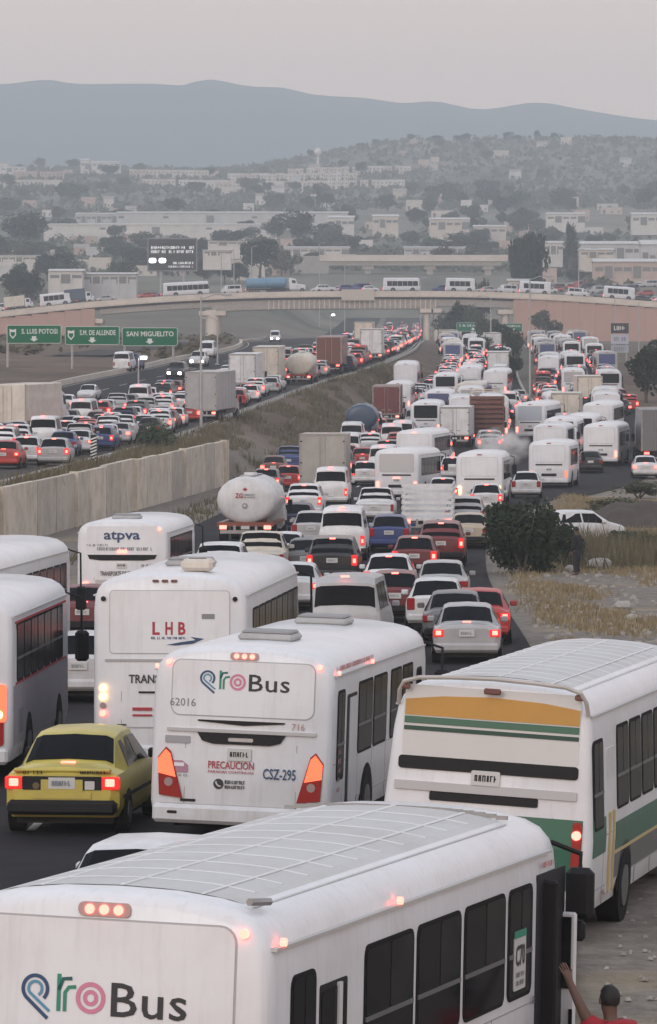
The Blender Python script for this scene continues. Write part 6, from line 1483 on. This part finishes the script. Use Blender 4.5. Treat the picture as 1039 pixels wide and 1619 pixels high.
# ------------------------------------------------------------------ people
skin = mat('skin', (.13,.07,.052), .6); hair = mat('hair', (.012,.010,.010), .7)
def skinmesh(verts, edges, radii, m, name, sub=2):
    me = bpy.data.meshes.new(name); me.from_pydata(verts, edges, []); o = bpy.data.objects.new(name, me); COL.objects.link(o)
    md = o.modifiers.new('s', 'SKIN'); sv = me.skin_vertices[0].data
    for i, r in enumerate(radii): sv[i].radius = (r, r) if not isinstance(r, tuple) else r
    sv[0].use_root = True; sb = o.modifiers.new('b', 'SUBSURF'); sb.levels = sub; sb.render_levels = sub
    dg = bpy.context.evaluated_depsgraph_get(); me2 = bpy.data.meshes.new_from_object(o.evaluated_get(dg)); bpy.data.objects.remove(o)
    me2.materials.clear(); me2.materials.append(m); me2.polygons.foreach_set('use_smooth', [True]*len(me2.polygons)); return me2
def person(X, Y, z, yaw, label, shirt, pants, raise_left=None, hands=True, sleeves=False):
    e = empty('person', (X, Y, z), yaw, label=label, cat='person')
    # body: pelvis root, spine, head; arms; legs (facing +Y)
    J = [(0,0,.92),(0,0,1.12),(0,.0,1.32),(0,.0,1.42),(0,.01,1.50),(0,.03,1.58),(0,.03,1.66)]; E = [(i,i+1) for i in range(6)]; Rr = [(.12,.09),(.11,.085),(.115,.085),(.07,.06),(.055,.055),(.078,.092),(.062,.075)]
    def chain(start, pts, rr):
        p = start
        for q, r in zip(pts, rr): J.append(q); Rr.append(r); E.append((p, len(J)-1)); p = len(J)-1
        return p
    la = raise_left or [(-.19,0,1.38),(-.24,.0,1.10),(-.25,.10,.86),(-.25,.12,.78)]
    ra = [(.19,0,1.38),(.24,-.02,1.10),(.25,.08,.86),(.25,.10,.78)]
    hs = []
    for arm in (la, ra): hs.append((chain(2, arm, [.062,.048,.034,.036]), arm))
    for s in (-1, 1): chain(0, [(s*.10,0,.86),(s*.11,.02,.48),(s*.11,-.01,.09),(s*.115,.14,.045)], [.092,.062,.042,.036])
    if hands:
        for hi, arm in hs:
            a, b = Vector(arm[2]), Vector(arm[3]); dv = (b-a).normalized(); sd = dv.cross(Vector((0,1,0))); sd = sd.normalized() if sd.length > .1 else Vector((1,0,0))
            for k in range(4):
                o_ = sd*(k-1.5)*.021; ln = (.075,.085,.08,.062)[k]; bend = Vector((0,.35,-.15))
                chain(hi, [tuple(b+o_+dv*.035), tuple(b+o_+dv*(.035+ln*.5)+bend*.01), tuple(b+o_+dv*(.03+ln)+bend*.045)], [.0095,.0088,.0075])
            chain(hi, [tuple(b-sd*.04+dv*.0), tuple(b-sd*.06+dv*.035)], [.011,.009])
    link('body', skinmesh(J, E, Rr, skin, 'body'), parent=e)
    sv = [(0,0,.82),(0,0,1.12),(0,0,1.33),(0,.0,1.455)]; se = [(0,1),(1,2),(2,3)]; sr = [(.20,.15),(.185,.145),(.205,.15),(.11,.10)]
    for arm in (la, ra):
        n0 = len(sv); mid = tuple(Vector(arm[0])*.35 + Vector(arm[1])*.65); sv += [arm[0], mid]; se += [(2, n0), (n0, n0+1)]; sr += [.095, .085]
    if sleeves:
        for n0, arm in ((4, la), (6, ra)): sv += [arm[1], arm[2]]; m_ = len(sv); se += [(n0+1, m_-2), (m_-2, m_-1)]; sr += [.075, .058]
    link('shirt', skinmesh(sv, se, sr, shirt, 'shirt'), parent=e)
    pv = [(0,0,.95),(0,0,.88)]; pe = [(0,1)]; pr = [(.175,.14),(.175,.14)]
    for s in (-1, 1):
        n0 = len(pv); pv += [(s*.10,0,.80),(s*.11,.02,.48),(s*.11,-.01,.11)]; pe += [(1,n0),(n0,n0+1),(n0+1,n0+2)]; pr += [.108,.08,.066]
    link('trousers', skinmesh(pv, pe, pr, pants, 'trousers'), parent=e)
    bm = bmesh.new(); bmesh.ops.create_uvsphere(bm, u_segments=18, v_segments=12, radius=1)
    bmesh.ops.delete(bm, geom=[v for v in bm.verts if v.co.z < -.55 or (v.co.y > .45 and v.co.z < .35)], context='VERTS')
    for v in bm.verts: v.co = Vector((v.co.x*.088, v.co.y*.104+.022, v.co.z*.112+1.648)) * 1; v.co += Vector((noise.noise(v.co*70)*.011,)*3)
    me = bpy.data.meshes.new('hair'); bm.to_mesh(me); bm.free(); me.materials.append(hair); me.polygons.foreach_set('use_smooth', [True]*len(me.polygons)); link('hair', me, parent=e)
    for s in (-1, 1):
        v, f = cbox(s*.032-.012, s*.032+.012, .112, .122, 1.622, 1.634, .003); link('eye', mesh('eye', v, f, hair), parent=e)
        v, f = cbox(*sorted((s*.076, s*.092)), .02, .05, 1.60, 1.655, .006); link('ear', mesh('ear', v, f, skin), parent=e)
    v, f = ([(-.014,.108,1.598),(.014,.108,1.598),(0,.106,1.635),(0,.138,1.598)], [(0,1,3),(0,3,2),(1,2,3)]); link('nose', mesh('nose', v, f, skin), parent=e)
    v, f = box(-.024, .024, .102, .112, 1.568, 1.576); link('mouth', mesh('mouth', v, f, mat('lips', (.16,.05,.045), .6)), parent=e)
    return e
d = 40.2; X = (966-CX)*d/FPX
person(X, d, hgt(X, d), R(28), 'person in a red shirt with one arm raised to the bus door', mat('shirt_red', (.34,.02,.035), .85), mat('jeans', (.05,.06,.09), .9), raise_left=[(-.19,0,1.40),(-.27,.04,1.58),(-.33,.12,1.78),(-.35,.14,1.85)])
d = 168; X = (912-CX)*d/FPX
person(X, d, hgt(X, d), R(60), 'person in dark clothes walking beside the big bush', mat('jacket_dark', (.012,.013,.015), .9), mat('trousers_dark', (.018,.018,.024), .9), sleeves=True)

# exhaust smoke beside the bus with amber lamps
sm = bpy.data.materials.new('smoke'); sm.use_nodes = True; sm.node_tree.nodes.clear(); so = sm.node_tree.nodes.new('ShaderNodeOutputMaterial'); sv_ = sm.node_tree.nodes.new('ShaderNodeVolumePrincipled')
sv_.inputs['Color'].default_value = (.96,.95,.95,1); sm.node_tree.links.new(sv_.outputs[0], so.inputs['Volume'])
SN = sm.node_tree.nodes; SL = sm.node_tree.links; tc = SN.new('ShaderNodeTexCoord'); ln = SN.new('ShaderNodeVectorMath'); ln.operation = 'LENGTH'; SL.new(tc.outputs['Object'], ln.inputs[0])
fo = SN.new('ShaderNodeMapRange'); fo.inputs[1].default_value = 1.0; fo.inputs[2].default_value = .25; fo.inputs[3].default_value = 0; fo.inputs[4].default_value = 1; SL.new(ln.outputs['Value'], fo.inputs[0])
n_ = SN.new('ShaderNodeTexNoise'); n_.inputs['Scale'].default_value = 2.1; n_.inputs['Detail'].default_value = 4; SL.new(tc.outputs['Object'], n_.inputs['Vector'])
rp = SN.new('ShaderNodeMapRange'); rp.inputs[1].default_value = .42; rp.inputs[2].default_value = .68; rp.inputs[4].default_value = 4.2; SL.new(n_.outputs[0], rp.inputs[0])
mu = SN.new('ShaderNodeMath'); mu.operation = 'MULTIPLY'; SL.new(fo.outputs[0], mu.inputs[0]); SL.new(rp.outputs[0], mu.inputs[1]); SL.new(mu.outputs[0], sv_.inputs['Density'])
bm = bmesh.new(); bmesh.ops.create_icosphere(bm, subdivisions=3, radius=1.0); me = bpy.data.meshes.new('smoke'); bm.to_mesh(me); bm.free(); me.materials.append(sm)
c = px(795, 706, 272); so_ = link('smoke', me, kind='stuff', label='pale puff of exhaust smoke between the white buses', loc=c); so_.scale = (1.75, 1.3, 1.25)

# ------------------------------------------------------------------ haze: one closed box of even air
hm = bpy.data.materials.new('haze'); hm.use_nodes = True; N = hm.node_tree; N.nodes.clear()
ho = N.nodes.new('ShaderNodeOutputMaterial'); hv = N.nodes.new('ShaderNodeVolumePrincipled'); N.links.new(hv.outputs[0], ho.inputs['Volume'])
hv.inputs['Color'].default_value = (.80,.90,.985,1); hv.inputs['Density'].default_value = HAZE; hv.inputs['Anisotropy'].default_value = 0.0
hm.cycles.homogeneous_volume = True
v, f = box(-6200, 6200, -60, 7400, -5, 480); link('haze', mesh('haze', v, f, hm), kind='stuff', label='thin greyish haze hanging over the valley')

# ------------------------------------------------------------------ labels of look-alikes: say which one by its place in the row, counted across the picture
ORD = 'first second third fourth fifth sixth seventh eighth ninth tenth eleventh twelfth thirteenth fourteenth fifteenth sixteenth seventeenth eighteenth nineteenth twentieth'.split()
same = {}
for o in bpy.data.objects:
    if o.parent is None and o.get('category'): same.setdefault(o['label'], []).append(o)
for lab, os in same.items():
    if len(os) < 2: continue
    os.sort(key=lambda o: o.location.x / o.location.y)
    n = len(os); free = 16 - len(lab.split()) - len(lab) * 0
    for i, o in enumerate(os):
        if n == 2: t = 'left one' if i == 0 else 'right one'
        elif i == 0: t = 'leftmost'
        elif i == n - 1: t = 'rightmost'
        elif i < n / 2: t = (ORD[i] if i < 20 else '%dth' % (i + 1)) + ' from left'
        else: j = n - 1 - i; t = (ORD[j] if j < 20 else '%dth' % (j + 1)) + ' from right'
        o['label'] = lab + ', ' + t
